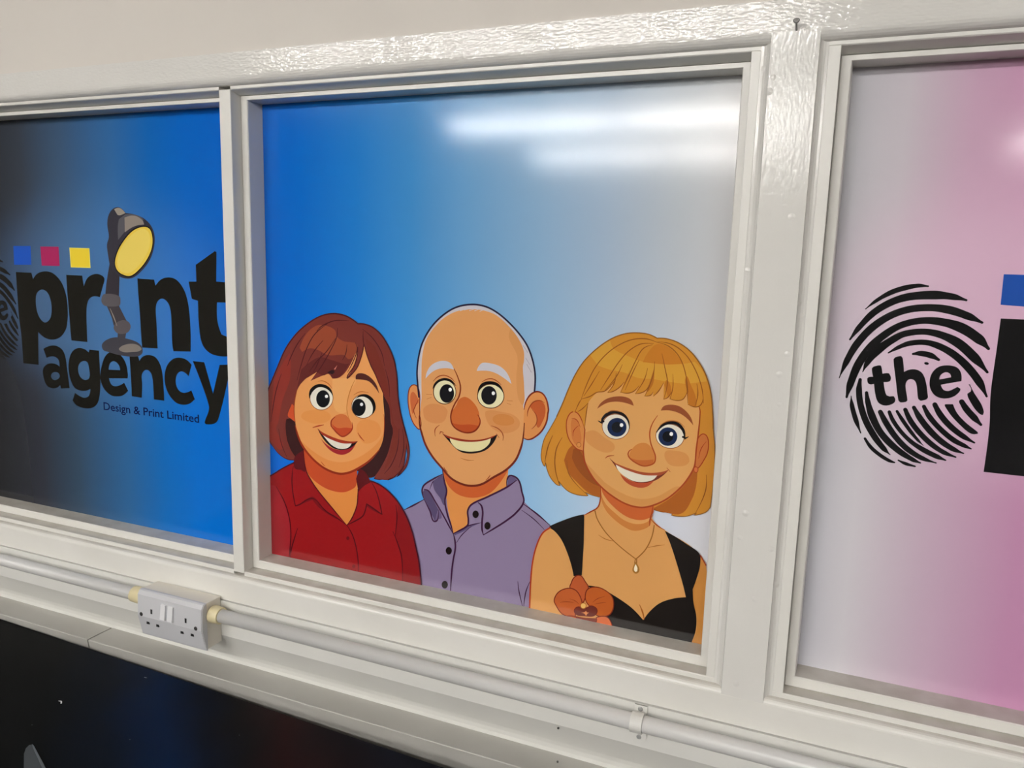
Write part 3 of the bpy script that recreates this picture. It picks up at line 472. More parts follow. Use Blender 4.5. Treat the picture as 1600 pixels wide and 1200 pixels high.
2 red hair_front stroke 431A1E|-8748,-2315,25 -8530,-1887,24 -8361,-1577,24 -8144,-1320,24 -7912,-1135,23 -7664,-1000,23 -7421,-940,23 -7203,-954,23 -7046,-1011,22 -6939,-1076,22* -6794,-1079,22 -6641,-1128,22 -6488,-1249,22 -6356,-1436,22 -6270,-1627,22 -6222,-1886,22 -6202,-2165,22 -6173,-2345,22 -6125,-2541,22 -6048,-2780,22
2 red face stroke 8E3A1E|-8142,-2242,8 -8193,-2441,18 -8209,-2620,18 -8186,-2808,8
2 red face stroke 8A2C18|-8187,-2863,18 -8147,-3002,33 -8075,-3155,39 -7950,-3301,39 -7783,-3433,39 -7575,-3535,39 -7327,-3578,38 -7123,-3533,38 -6920,-3422,37 -6721,-3274,31 -6545,-3080,16
2 red face stroke A04020|-6458,-2492,7 -6448,-2622,16 -6463,-2844,7
2 red face stroke A8441E|-7673,-3419,7 -7636,-3459,14 -7591,-3485,6
2 red blouse poly 8A1518|-8860,-3878* -8689,-3780 -8475,-3641 -8232,-3509* -8078,-3335* -8007,-3507 -7935,-3696 -7748,-3924 -7478,-4174 -7174,-4443* -7067,-4300 -6974,-4079 -6953,-3863 -6921,-3647* -6702,-3616* -6525,-3661 -6329,-3773 -6155,-3938 -6019,-4142 -5922,-4370 -5854,-4613 -5801,-4831 -5749,-5245 -5737,-5457* -7428,-5650* -8836,-5540*
2 red blouse poly 7C1518|-6237,-4450* -6148,-4682 -6098,-4886 -6102,-5297* -5738,-5350* -5797,-4831 -5939,-4330 -6084,-4040 -6190,-3952*
2 red blouse poly 902027|-8793,-4009* -8613,-3984 -8442,-4238 -8356,-4505 -8333,-4782 -8373,-5262 -8830,-5345*
2 red collar#1 poly 571318|-8233,-3527* -8209,-3406 -8078,-3299* -8021,-3256* -8013,-3508 -7994,-3632 -8084,-3617 -8213,-3606
2 red collar#2 poly 571318|-6986,-3620* -6920,-3436* -6801,-3490 -6702,-3643* -6822,-3712 -6942,-3835*
2 red collar#2 poly 6E1217|-8117,-4231* -7867,-4054 -7751,-4106 -7584,-4263 -7355,-4354 -7543,-4311 -7731,-4222 -7857,-4108*
2 red collar#2 poly 6E1217|-6792,-4008* -6663,-4050 -6489,-4150* -6643,-4118 -6783,-4059*
2 red collar#2 stroke 4C0C14|-8245,-3574,10 -8278,-3816,23 -8261,-4053,23 -8216,-4268,23* -8117,-4225,23 -7986,-4132,23 -7867,-4083,23 -7772,-4109,10
2 red collar#2 stroke 4C0C14|-8023,-3328,10 -7997,-3560,23 -7935,-3700,23 -7748,-3924,23 -7478,-4174,23 -7174,-4443,10
2 red collar#2 stroke 4C0C14|-7772,-4109,10 -7584,-4263,23 -7355,-4354,23 -7174,-4443,10
2 red collar#2 stroke 4C0C14|-6702,-3616,10 -6584,-3809,20 -6491,-4150,22* -6643,-4082,22 -6782,-4015,22* -6813,-4144,22 -6863,-4241,22 -7006,-4344,21 -7174,-4443,10
2 red collar#2 stroke 4C0C14|-6952,-3792,10 -6953,-3899,22 -6974,-4079,22 -7067,-4300,22 -7174,-4443,10
2 red blouse stroke 4C0C14|-7171,-4440,10 -7065,-4589,22 -6995,-4776,22 -6955,-5005,22 -6946,-5241,10
2 red blouse stroke 4C0C14|-8613,-3984,11 -8442,-4238,24 -8349,-4504,24 -8322,-4780,24 -8346,-5068,24 -8372,-5243,11
2 red blouse stroke 4C0C14|-8177,-4663,11 -8258,-4882,24 -8317,-5062,24 -8343,-5219,11
2 red blouse stroke 4C0C14|-6229,-3958,10 -6209,-4164,21 -6246,-4487,10
2 red blouse stroke 4C0C14|-6285,-4405,10 -6197,-4584,22 -6118,-4818,22 -6102,-5243,10
2 red button#1 poly 5E1014|-7121,-4661 -7124,-4676 -7133,-4689 -7145,-4697 -7159,-4700 -7172,-4696 -7180,-4686 -7183,-4672 -7180,-4657 -7171,-4644 -7159,-4636 -7145,-4634 -7132,-4638 -7124,-4648
2 red button#2 poly 6E1216|-7005,-5133 -7008,-5148 -7017,-5161 -7030,-5170 -7045,-5173 -7058,-5169 -7067,-5159 -7071,-5145 -7067,-5130 -7058,-5117 -7045,-5109 -7030,-5106 -7017,-5110 -7008,-5120
2 red blouse stroke 3A1020|-6702,-3616,26 -6525,-3661,26 -6329,-3773,26 -6155,-3938,26 -6019,-4142,26 -5922,-4370,26 -5854,-4613,26 -5801,-4831,26 -5749,-5228,26
2 red blouse stroke 3A1020|-8791,-3831,24 -8689,-3780,24 -8475,-3641,23 -8232,-3509,23
2 blonde hair_back poly C8872F|-2172,-997* -2289,-952 -2438,-942 -2604,-962 -2770,-1027 -2936,-1138 -3103,-1293 -3219,-1438 -3318,-1618 -3400,-1815 -3473,-2014 -3556,-2216 -3650,-2403 -3737,-2574 -3772,-2740 -3771,-2879 -3722,-2985* -3702,-2924* -3680,-3012 -3623,-3132 -3526,-3227 -3470,-3241* -3487,-3176* -3357,-3294 -3209,-3336 -3037,-3330* -3084,-3282* -2975,-3310 -2849,-3324* -2816,-2916* -2129,-3170* -2100,-3383* -1948,-3402 -1801,-3359* -1833,-3433* -1649,-3418 -1494,-3342* -1528,-3385* -1380,-3318 -1321,-3237* -1302,-2815 -1318,-2386 -1325,-2343 -1355,-2149 -1378,-1923 -1419,-1668 -1487,-1464 -1576,-1310 -1712,-1151 -1878,-1042 -2042,-996
2 blonde hair_back loop 8A5A22|-2172,-997,11* -2289,-952,11 -2438,-942,11 -2604,-962,12 -2770,-1027,12 -2936,-1138,12 -3103,-1293,12 -3219,-1438,12 -3318,-1618,12 -3400,-1815,12 -3473,-2014,12 -3556,-2216,12 -3650,-2403,13 -3737,-2574,13 -3772,-2740,13 -3771,-2879,13 -3722,-2985,13* -3702,-2924,13* -3680,-3012,13 -3623,-3132,13 -3526,-3227,13 -3470,-3241,13* -3487,-3176,13* -3357,-3294,13 -3209,-3336,13 -3037,-3330,12* -3084,-3282,12* -2975,-3310,12 -2849,-3324,12* -2816,-2916,12* -2129,-3170,12* -2100,-3383,12* -1948,-3402,12 -1801,-3359,12* -1833,-3433,12* -1649,-3418,12 -1494,-3342,11* -1528,-3385,11* -1380,-3318,11 -1321,-3237,11* -1302,-2815,11 -1318,-2386,11 -1325,-2343,11 -1355,-2149,11 -1378,-1923,11 -1419,-1668,11 -1487,-1464,11 -1576,-1310,11 -1712,-1151,11 -1878,-1042,11 -2042,-996,11
2 blonde hair_back poly A45A20|-3421,-2852* -3364,-2685 -3294,-2605* -3138,-2683 -3104,-2830 -3008,-2977 -2848,-3167 -2858,-3315* -3030,-3283 -3217,-3148 -3350,-3022
2 blonde hair_back poly 8E4A1E|-3291,-2676* -3220,-2649 -3105,-2812 -3008,-2977 -2848,-3167* -3019,-3120 -3206,-2967 -3304,-2802*
2 blonde hair_back poly A45A20|-2101,-3377* -1876,-3202 -1692,-2987 -1591,-2787* -1524,-2711* -1525,-2946 -1568,-3156 -1700,-3385 -1948,-3402
2 blonde body poly D69C5C|-2858,-3133* -2853,-3346 -2886,-3476 -2999,-3566 -3087,-3624 -3350,-3748 -3597,-3902 -3716,-4011 -3804,-4233 -3853,-4487 -3872,-4777 -3876,-5241 -3876,-5533* -2588,-5608* -1073,-5615* -1257,-4588 -1322,-4060 -1396,-3960* -1552,-3823 -1910,-3658 -2095,-3521 -2122,-3342* -2093,-3268* -2390,-3278*
2 blonde neck poly C67C3C|-2846,-3274* -2774,-3406 -2645,-3511 -2483,-3610 -2308,-3635 -2157,-3575 -2087,-3459 -2101,-3514 -2121,-3622 -2219,-3700 -2354,-3740 -2495,-3701 -2640,-3617 -2760,-3511 -2832,-3379
2 blonde neck poly C2602E|-2852,-3150* -2816,-3269 -2686,-3410 -2486,-3539 -2311,-3573 -2160,-3532 -2088,-3442 -2088,-3302* -2271,-3365 -2479,-3344 -2693,-3252
2 blonde body poly C88840|-1396,-3969* -1322,-4060 -1301,-4422 -1251,-5297* -1445,-5243* -1391,-5042 -1395,-4829 -1459,-4630 -1471,-4438 -1425,-4271*
2 blonde face poly D89F5E|-3090,-1959* -3119,-2101 -3133,-2259 -3144,-2347 -3145,-2523 -3137,-2698 -3114,-2813 -3065,-2913 -2978,-3047 -2857,-3163 -2692,-3273 -2478,-3361 -2271,-3379 -2103,-3327 -1910,-3203 -1739,-3019 -1635,-2860 -1565,-2699 -1556,-2464 -1549,-2320 -1543,-2170 -1540,-1923 -1572,-1845* -1650,-1624 -2138,-1568 -2805,-1693 -3009,-1814
2 blonde face poly CE9050|-3104,-2830* -3026,-2979 -2857,-3163 -2692,-3273 -2478,-3361 -2271,-3379 -2103,-3327 -1910,-3203 -1739,-3019 -1805,-3020 -2044,-3192 -2294,-3263 -2555,-3214 -2807,-3091*
2 blonde cheek#1 poly D09052|-3127,-2410* -2983,-2362 -2838,-2446 -2695,-2525 -2694,-2612 -2810,-2661 -2971,-2619 -3100,-2529
2 blonde cheek#2 poly CF8E50|-1973,-2549 -1836,-2515 -1679,-2546 -1645,-2659 -1774,-2727 -1923,-2704
2 blonde nose poly C9803F|-2458,-2609 -2370,-2491 -2254,-2455 -2167,-2508 -2120,-2593 -2101,-2675 -2129,-2730 -2186,-2767 -2269,-2785 -2373,-2757 -2462,-2695
2 blonde nose poly BE6630|-2465,-2692* -2324,-2709 -2124,-2673* -2137,-2740 -2203,-2771 -2269,-2785 -2373,-2760*
2 blonde nose stroke A0451E|-2107,-2056,8 -2170,-2172,14 -2199,-2293,18 -2179,-2444,18 -2122,-2573,18 -2101,-2633,18 -2113,-2720,18 -2186,-2767,18 -2269,-2785,18 -2373,-2753,18 -2462,-2695,19 -2487,-2643,19 -2467,-2589,14 -2438,-2568,8
2 blonde mouth poly 6A281C|-2758,-2724* -2646,-2802 -2470,-2856 -2264,-2880 -2063,-2860 -1905,-2790* -1994,-2896 -2090,-2971 -2222,-3022 -2358,-3032 -2498,-2982 -2624,-2885 -2680,-2814
2 blonde mouth poly A24A2C|-2681,-2789* -2471,-2844 -2264,-2874 -2047,-2848 -1901,-2788* -2044,-2896 -2262,-2915 -2486,-2886 -2654,-2821*
2 blonde teeth poly E8E0CC|-2654,-2816* -2486,-2875 -2262,-2913 -2061,-2893* -2124,-2967 -2257,-3014 -2393,-3016 -2534,-2958 -2621,-2885
2 blonde mouth poly B24A2C|-2587,-2938* -2462,-3008 -2358,-3032 -2222,-3022 -2099,-2972* -2186,-3067 -2286,-3102 -2406,-3091 -2513,-3036
2 blonde mouth stroke 9A3E1E|-2810,-2743,7 -2769,-2708,16 -2687,-2689,7
2 blonde mouth stroke 9A3E1E|-1936,-2768,7 -1886,-2818,7
2 blonde eye#1 poly E8E1D0|-2489,-2278 -2515,-2354 -2573,-2415 -2654,-2448 -2740,-2446 -2816,-2409 -2864,-2345 -2877,-2266 -2850,-2189 -2790,-2128 -2709,-2097 -2623,-2100 -2549,-2137 -2501,-2200
2 blonde eye#1 loop 8A4A28|-2489,-2278,9 -2515,-2354,9 -2573,-2415,9 -2654,-2448,9 -2740,-2446,9 -2816,-2409,9 -2864,-2345,9 -2877,-2266,9 -2850,-2189,9 -2790,-2128,9 -2709,-2097,9 -2623,-2100,9 -2549,-2137,9 -2501,-2200,9
2 blonde eye#1 poly 16264A|-2527,-2264 -2538,-2323 -2573,-2374 -2627,-2406 -2688,-2413 -2745,-2393 -2785,-2351 -2802,-2294 -2791,-2234 -2755,-2183 -2701,-2152 -2640,-2145 -2584,-2165 -2544,-2207
2 blonde eye#1 poly 0C1018|-2587,-2270 -2593,-2305 -2613,-2335 -2643,-2353 -2677,-2357 -2709,-2346 -2732,-2321 -2741,-2287 -2735,-2252 -2715,-2222 -2685,-2204 -2651,-2200 -2619,-2212 -2596,-2237
2 blonde eye#1 poly FFFFFF|-2575,-2238 -2577,-2250 -2583,-2260 -2593,-2267 -2605,-2268 -2615,-2264 -2623,-2255 -2626,-2244 -2624,-2232 -2618,-2221 -2607,-2215 -2596,-2214 -2585,-2218 -2578,-2227
2 blonde eye#1 stroke 120E12|-2883,-2249,14 -2877,-2183,35 -2809,-2107,48 -2701,-2065,48 -2589,-2088,41 -2514,-2161,27 -2486,-2274,9
2 blonde eye#1 stroke 120E12|-2940,-2217,9 -2901,-2234,24 -2863,-2216,31
2 blonde face stroke A8622C|-2821,-2091,6 -2745,-2049,12 -2606,-2057,6
2 blonde eye#2 poly E8E1D0|-1729,-2328 -1753,-2400 -1810,-2457 -1889,-2487 -1975,-2485 -2050,-2451 -2099,-2391 -2113,-2317 -2088,-2244 -2030,-2187 -1950,-2158 -1865,-2161 -1791,-2195 -1743,-2255
2 blonde eye#2 loop 8A4A28|-1729,-2328,9 -1753,-2400,9 -1810,-2457,9 -1889,-2487,9 -1975,-2485,9 -2050,-2451,9 -2099,-2391,9 -2113,-2317,9 -2088,-2244,9 -2030,-2187,9 -1950,-2158,9 -1865,-2161,9 -1791,-2195,9 -1743,-2255,9
2 blonde eye#2 poly 16264A|-1820,-2316 -1830,-2373 -1862,-2422 -1912,-2453 -1970,-2460 -2023,-2441 -2062,-2400 -2078,-2346 -2069,-2288 -2035,-2239 -1985,-2208 -1928,-2202 -1875,-2221 -1836,-2262
2 blonde eye#2 poly 0C1018|-1875,-2322 -1881,-2356 -1899,-2385 -1928,-2404 -1960,-2407 -1991,-2396 -2013,-2372 -2022,-2339 -2017,-2305 -1998,-2276 -1969,-2258 -1937,-2254 -1907,-2265 -1885,-2290
2 blonde eye#2 poly FFFFFF|-1879,-2286 -1881,-2298 -1887,-2308 -1897,-2314 -1907,-2315 -1918,-2311 -1925,-2303 -1928,-2291 -1926,-2280 -1920,-2270 -1911,-2263 -1900,-2262 -1890,-2266 -1882,-2275
2 blonde eye#2 stroke 120E12|-2105,-2291,8 -2036,-2188,33 -1925,-2132,46 -1823,-2144,46 -1747,-2219,39 -1717,-2339,13
2 blonde eye#2 stroke 120E12|-1743,-2312,29 -1705,-2324,23 -1671,-2300,8
2 blonde face stroke A8622C|-2069,-2188,5 -1958,-2116,12 -1828,-2110,12 -1730,-2177,5
2 blonde eyebrow#1 poly 8C4A2A|-2963,-2047* -2914,-1959 -2814,-1881 -2678,-1841 -2558,-1840 -2480,-1875 -2442,-1952* -2554,-1924 -2691,-1917 -2827,-1951
2 blonde eyebrow#2 poly 8C4A2A|-2065,-1981* -2028,-1914 -1939,-1886 -1825,-1894 -1725,-1954 -1656,-2034 -1617,-2137* -1702,-2055 -1803,-1995 -1935,-1967
2 blonde face stroke 9A3E1E|-3137,-2294,11 -3145,-2523,17 -3138,-2675,22 -3103,-2847,24 -2987,-3036,24 -2857,-3163,24 -2692,-3273,24 -2478,-3365,24 -2270,-3384,24 -2103,-3331,23 -1909,-3206,23 -1724,-3008,23 -1618,-2833,23 -1563,-2682,22 -1556,-2464,22 -1545,-2269,20 -1539,-1940,15 -1563,-1868,10
2 blonde ear#1 poly C27038|-1545,-2311* -1483,-2239 -1425,-2272 -1399,-2385 -1410,-2502 -1441,-2583 -1501,-2699 -1558,-2749* -1554,-2497
2 blonde ear#1 loop 9A3E1E|-1545,-2311,14* -1483,-2239,14 -1425,-2272,14 -1399,-2385,14 -1410,-2502,14 -1441,-2583,14 -1501,-2699,14 -1558,-2749,14* -1554,-2497,14
2 blonde ear#1 stroke 9A3E1E|-1432,-2339,5 -1493,-2446,12 -1516,-2582,5
2 blonde ear#1 poly CE6F3C|-1514,-2738 -1516,-2756 -1523,-2771 -1534,-2780 -1547,-2782 -1559,-2775 -1567,-2763 -1571,-2746 -1570,-2728 -1563,-2713 -1552,-2704 -1539,-2702 -1527,-2708 -1518,-2721
2 blonde ear#1 loop 9A3E1E|-1514,-2738,10 -1516,-2756,10 -1523,-2771,10 -1534,-2780,10 -1547,-2782,10 -1559,-2775,10 -1567,-2763,10 -1571,-2746,10 -1570,-2728,10 -1563,-2713,10 -1552,-2704,10 -1539,-2702,10 -1527,-2708,10 -1518,-2721,10
2 blonde ear#2 poly CE8646|-3128,-2367* -3181,-2229 -3261,-2129 -3341,-2137 -3400,-2243 -3404,-2376 -3367,-2513 -3294,-2611 -3219,-2664 -3138,-2672*
2 blonde ear#2 loop 9A3E1E|-3128,-2367,15* -3181,-2229,15 -3261,-2129,15 -3341,-2137,15 -3400,-2243,15 -3404,-2376,15 -3367,-2513,15 -3294,-2611,15 -3219,-2664,15 -3138,-2672,15*
2 blonde ear#2 poly C4743A|-3336,-2263 -3293,-2209 -3237,-2270 -3196,-2388 -3175,-2526 -3231,-2604 -3301,-2541 -3329,-2421
2 blonde ear#2 stroke 9A3E1E|-3332,-2224,6 -3256,-2237,13 -3201,-2336,6
2 blonde ear#2 stroke 9A3E1E|-3226,-2318,6 -3294,-2399,13 -3300,-2479,6
2 blonde earring poly D08A48|-3176,-2592 -3178,-2607 -3187,-2620 -3199,-2629 -3214,-2631 -3227,-2625 -3236,-2614 -3240,-2599 -3238,-2584 -3229,-2570 -3217,-2562 -3202,-2560 -3189,-2566 -3180,-2577
2 blonde earring loop 9A5A28|-3176,-2592,9 -3178,-2607,9 -3187,-2620,9 -3199,-2629,9 -3214,-2631,9 -3227,-2625,10 -3236,-2614,10 -3240,-2599,10 -3238,-2584,10 -3229,-2570,9 -3217,-2562,9 -3202,-2560,9 -3189,-2566,9 -3180,-2577,9
2 blonde hair_front poly C8872F|-3279,-2108* -3231,-1990 -3194,-1926* -3093,-1891 -3008,-1822 -2974,-1811* -3098,-1977 -3115,-2100 -3134,-2355* -3176,-2228 -3234,-2121
2 blonde hair_front poly C8872F|-3296,-2136* -3239,-2008 -3195,-1921* -3076,-1880 -2974,-1811* -2870,-1787 -2804,-1727 -2723,-1618* -2761,-1723 -2821,-1802* -2741,-1776 -2650,-1705 -2594,-1632* -2641,-1780* -2527,-1781 -2445,-1742 -2382,-1664* -2429,-1781* -2343,-1758 -2279,-1713 -2246,-1644* -2299,-1802* -2217,-1783 -2186,-1735* -2178,-1794* -2113,-1718 -2047,-1593* -2037,-1821* -1978,-1788 -1937,-1715* -1952,-1807 -1846,-1820 -1771,-1790 -1723,-1679* -1707,-1858* -1602,-1884 -1533,-1844* -1378,-1923* -1419,-1668 -1487,-1464 -1576,-1310 -1712,-1151 -1878,-1042 -2042,-996 -2172,-997* -2289,-952 -2438,-942 -2604,-962 -2770,-1027 -2936,-1138 -3103,-1293 -3219,-1438 -3318,-1618 -3400,-1815 -3436,-2028*
2 blonde hair_front poly CF9838|-3103,-1293* -2936,-1138 -2819,-1075* -2762,-1185 -2554,-1270 -2317,-1335 -2005,-1343 -1750,-1307 -1657,-1276* -1547,-1388 -1480,-1528* -1623,-1556 -1748,-1583 -2007,-1573 -2205,-1557 -2404,-1558 -2576,-1505 -2816,-1474 -2974,-1433*
2 blonde hair_front poly C07828|-2350,-1337* -2276,-1184 -2167,-1078 -2002,-1115 -1883,-1220 -1805,-1315* -2005,-1343*
2 blonde hair_front poly B87026|-1723,-1679* -1755,-1486 -1684,-1594 -1610,-1750 -1602,-1880 -1696,-1857*
2 blonde hair_front poly B87026|-2037,-1625* -2000,-1556 -1934,-1715 -1978,-1785*
2 blonde hair_front poly B06A26|-2250,-1644* -2189,-1407* -2189,-1606 -2260,-1745*
2 blonde hair_front poly B06A26|-2630,-1762* -2512,-1433* -2569,-1639*
2 blonde hair_front stroke 8A5220|-2168,-1053,6 -2335,-1015,14 -2533,-1045,14 -2730,-1149,14 -2894,-1295,14 -3024,-1474,14 -3120,-1687,14 -3198,-1918,7
2 blonde hair_front stroke 8A5220|-2216,-1073,6 -2396,-1093,14 -2558,-1204,14 -2685,-1363,14 -2811,-1575,14 -2923,-1772,6
2 blonde hair_front stroke 8A5220|-2232,-1090,6 -2360,-1157,14 -2450,-1328,14 -2539,-1552,14 -2635,-1776,6
2 blonde hair_front stroke 8A5220|-2168,-1053,6 -2003,-1099,13 -1867,-1219,13 -1776,-1407,13 -1713,-1695,6
2 blonde hair_front stroke 8A5220|-2152,-1044,6 -1957,-1072,13 -1773,-1196,13 -1633,-1395,13 -1540,-1614,13 -1503,-1822,6
2 blonde hair_front stroke 8A5220|-2094,-1203,6 -2042,-1396,13 -1998,-1589,14 -2034,-1815,6
2 blonde hair_front stroke 8A5220|-2189,-1317,6 -2193,-1474,14 -2248,-1677,14 -2296,-1798,6
2 blonde hair_front stroke 8A5220|-1932,-1468,6 -1921,-1648,13 -1948,-1802,6
2 blonde hair_front stroke 8A5220|-2953,-1511,6 -3066,-1716,14 -3164,-1880,7
2 blonde hair_front stroke 8A5220|-1606,-1571,6 -1584,-1715,13 -1611,-1868,6
2 blonde hair_front stroke 8A5220|-2401,-1308,6 -2476,-1480,14 -2572,-1740,6
2 blonde hair_front stroke 8A5220|-1757,-1454,6 -1733,-1631,13 -1708,-1842,6
2 blonde hair_front stroke 8A5220|-3610,-2506,7 -3677,-2693,15 -3715,-2914,7
2 blonde hair_front stroke 8A5220|-3462,-2518,7 -3546,-2707,15 -3555,-2960,15 -3480,-3221,7
2 blonde hair_front stroke 8A5220|-3375,-2847,7 -3330,-3056,15 -3084,-3290,7
2 blonde hair_front stroke 8A5220|-1402,-2795,6 -1399,-3030,14 -1521,-3374,6
2 blonde hair_front stroke 8A5220|-2279,-1414,6 -2319,-1584,14 -2426,-1774,6
2 blonde hair_front stroke 8A5220|-2711,-1516,6 -2738,-1670,14 -2818,-1796,6
2 blonde hair_front stroke 8A5220|-2632,-1392,6 -2709,-1566,14 -2870,-1784,6
2 blonde hair_front stroke 8A5220|-2193,-1047,6 -2152,-1052,6
2 blonde hair_front stroke 8A5220|-3194,-1926,7 -3076,-1880,14 -2974,-1811,14 -2870,-1787,14 -2804,-1727,14 -2723,-1618,6
2 blonde hair_front stroke 8A5220|-2821,-1802,6 -2741,-1776,14 -2650,-1705,14 -2594,-1632,6
2 blonde hair_front stroke 8A5220|-2641,-1780,6 -2527,-1781,14 -2445,-1742,14 -2382,-1664,6
2 blonde hair_front stroke 8A5220|-2429,-1781,6 -2343,-1758,14 -2279,-1713,14 -2246,-1644,6
2 blonde hair_front stroke 8A5220|-2299,-1802,6 -2217,-1783,14 -2186,-1735,6
2 blonde hair_front stroke 8A5220|-2178,-1794,6 -2113,-1718,14 -2047,-1593,6
2 blonde hair_front stroke 8A5220|-2037,-1821,6 -1978,-1788,14 -1937,-1715,6
2 blonde hair_front stroke 8A5220|-1952,-1807,6 -1846,-1820,13 -1771,-1790,13 -1723,-1679,6
2 blonde hair_front stroke 8A5220|-1707,-1858,6 -1602,-1884,13 -1533,-1844,13 -1511,-1741,6
2 blonde hair_front stroke 8A5220|-3279,-2108,7 -3231,-1990,15 -3194,-1926,7
2 blonde hair_front stroke 8A5220|-3098,-1977,7 -3115,-2100,15 -3134,-2355,7
2 blonde hair_front stroke 8A5220|-3243,-2113,7 -3183,-2072,15 -3098,-1977,7
2 blonde hair_front stroke 8A5A22|-3556,-2216,18 -3473,-2014,18 -3400,-1815,18 -3318,-1618,18 -3219,-1438,17 -3103,-1293,17 -2936,-1138,17 -2770,-1027,17 -2604,-962,17 -2438,-942,17 -2289,-952,16 -2172,-997,16* -2042,-996,16 -1878,-1042,16 -1712,-1151,16 -1576,-1310,16 -1487,-1464,16 -1419,-1668,16 -1378,-1923,16 -1355,-2149,16
2 blonde dress#1 poly 16110E|-3081,-3611* -3225,-3664 -3406,-3757 -3598,-3871 -3616,-3898* -3520,-3942 -3412,-4053 -3312,-4240 -3239,-4431 -3201,-4577* -3077,-4540* -3073,-4364 -3070,-4032
2 blonde dress#2 poly 16110E|-1910,-3666* -1756,-3728 -1586,-3812 -1450,-3883 -1403,-3939* -1401,-4092 -1433,-4272 -1476,-4439* -1454,-4629 -1402,-4831 -1399,-5044 -1447,-5253 -1449,-5434* -2714,-5637* -2656,-4968* -2979,-4679* -2815,-4675 -2668,-4720 -2449,-4814 -2285,-4909 -2138,-5037* -2043,-4876 -1914,-4732 -1734,-4629 -1562,-4574* -1615,-4395 -1715,-4114 -1824,-3835
2 blonde body stroke A83A20|-3597,-3899,23 -3716,-4011,23 -3804,-4233,23 -3853,-4487,23 -3872,-4777,24 -3876,-5241,24 -3875,-5435,24
2 blonde body stroke 9A3E1E|-2857,-3163,9 -2852,-3346,19 -2886,-3476,19 -2999,-3566,19 -3087,-3626,9
2 blonde body stroke 9A3E1E|-2095,-3321,8 -2105,-3444,18 -2125,-3535,19 -2127,-3627,8
2 blonde body stroke 9A3E1E|-2118,-3525,8 -2020,-3606,17 -1913,-3653,8
2 blonde body stroke 9A3E1E|-1403,-3939,17 -1322,-4060,17
2 blonde body stroke A8682E|-2852,-3885,6 -2743,-3930,13 -2627,-3938,6
2 blonde body stroke A8682E|-2130,-3950,6 -2014,-3903,12 -1898,-3869,6
2 blonde body stroke A86024|-2203,-4818,10 -2154,-4918,23 -2125,-5021,10
2 blonde necklace stroke 96622A|-2922,-3536,15 -2881,-3655,15 -2747,-3832,15 -2544,-3995,15 -2292,-4148,15
2 blonde necklace stroke 96622A|-2292,-4148,15 -2163,-3983,15 -2088,-3793,15 -2061,-3612,15
2 blonde necklace stroke 96622A|-2300,-4150,15 -2305,-4214,15
2 blonde necklace stroke 96622A|-2280,-4146,15 -2278,-4209,15
2 blonde necklace poly A27030|-2293,-4188* -2242,-4261 -2234,-4317 -2280,-4366 -2330,-4335 -2328,-4277
2 blonde necklace poly F0E4C8|-2291,-4224* -2262,-4278 -2262,-4319 -2283,-4341 -2306,-4324 -2309,-4277
2 blonde flower poly B4562C|-3150,-4556* -3085,-4551 -3017,-4631 -2968,-4700 -2992,-4794 -3036,-4953 -3086,-4963 -3157,-4827 -3249,-4770 -3233,-4692 -3203,-4611
2 blonde flower loop 6C2014|-3150,-4556,15* -3085,-4551,15 -3017,-4631,15 -2968,-4700,15 -2992,-4794,15 -3036,-4953,15 -3086,-4963,15 -3157,-4827,15 -3249,-4770,15 -3233,-4692,15 -3203,-4611,15
2 blonde flower poly B85C2C|-3488,-5007 -3418,-4864 -3271,-4778 -3158,-4790 -3084,-4878 -3057,-4994 -3145,-5107 -3159,-5205 -3271,-5221 -3367,-5192 -3450,-5095
2 blonde flower loop 6C2014|-3488,-5007,15 -3418,-4864,15 -3271,-4778,15 -3158,-4790,15 -3084,-4878,15 -3057,-4994,15 -3145,-5107,15 -3159,-5205,15 -3271,-5221,15 -3367,-5192,15 -3450,-5095,15
2 blonde flower poly B65A24|-3011,-4854 -2976,-4735 -2851,-4677 -2723,-4698 -2612,-4773 -2579,-4896 -2613,-5033 -2721,-5112 -2831,-5107 -2908,-5020 -2985,-4942
2 blonde flower loop 6C2014|-3011,-4854,15 -2976,-4735,15 -2851,-4677,15 -2723,-4698,15 -2612,-4773,14 -2579,-4896,14 -2613,-5033,15 -2721,-5112,15 -2831,-5107,15 -2908,-5020,15 -2985,-4942,15
2 blonde flower poly D06A3C|-2829,-5144* -2686,-5100 -2620,-5146 -2597,-5253 -2822,-5302*
2 blonde flower loop 6C2014|-2829,-5144,13* -2686,-5100,13 -2620,-5146,13 -2597,-5253,13 -2822,-5302,13*
2 blonde flower poly B85C2C|-3309,-5227* -3141,-5201 -3100,-5268 -3116,-5348 -3249,-5300*
2 blonde flower loop 6C2014|-3309,-5227,13* -3141,-5201,13 -3100,-5268,13 -3116,-5348,13 -3249,-5300,13*
2 blonde flower poly 662A22|-3168,-5093 -3111,-5034 -3017,-5043 -2910,-4979 -2830,-5004 -2823,-5077 -2884,-5137 -3012,-5159 -3123,-5169 -3162,-5139
2 blonde flower loop 6C2014|-3168,-5093,10 -3111,-5034,10 -3017,-5043,10 -2910,-4979,10 -2830,-5004,10 -2823,-5077,10 -2884,-5137,10 -3012,-5159,10 -3123,-5169,10 -3162,-5139,10
2 blonde flower poly 7A3428|-3141,-5192* -3011,-5192 -2819,-5161* -2835,-5220 -3102,-5240*
2 blonde flower loop 6C2014|-3141,-5192,10* -3011,-5192,10 -2819,-5161,10* -2835,-5220,10 -3102,-5240,10*
2 blonde flower poly E4B868|-2988,-4995 -2992,-5016 -3003,-5034 -3020,-5046 -3040,-5050 -3058,-5045 -3071,-5032 -3076,-5014 -3073,-4993 -3061,-4975 -3044,-4963 -3024,-4959 -3006,-4964 -2993,-4977
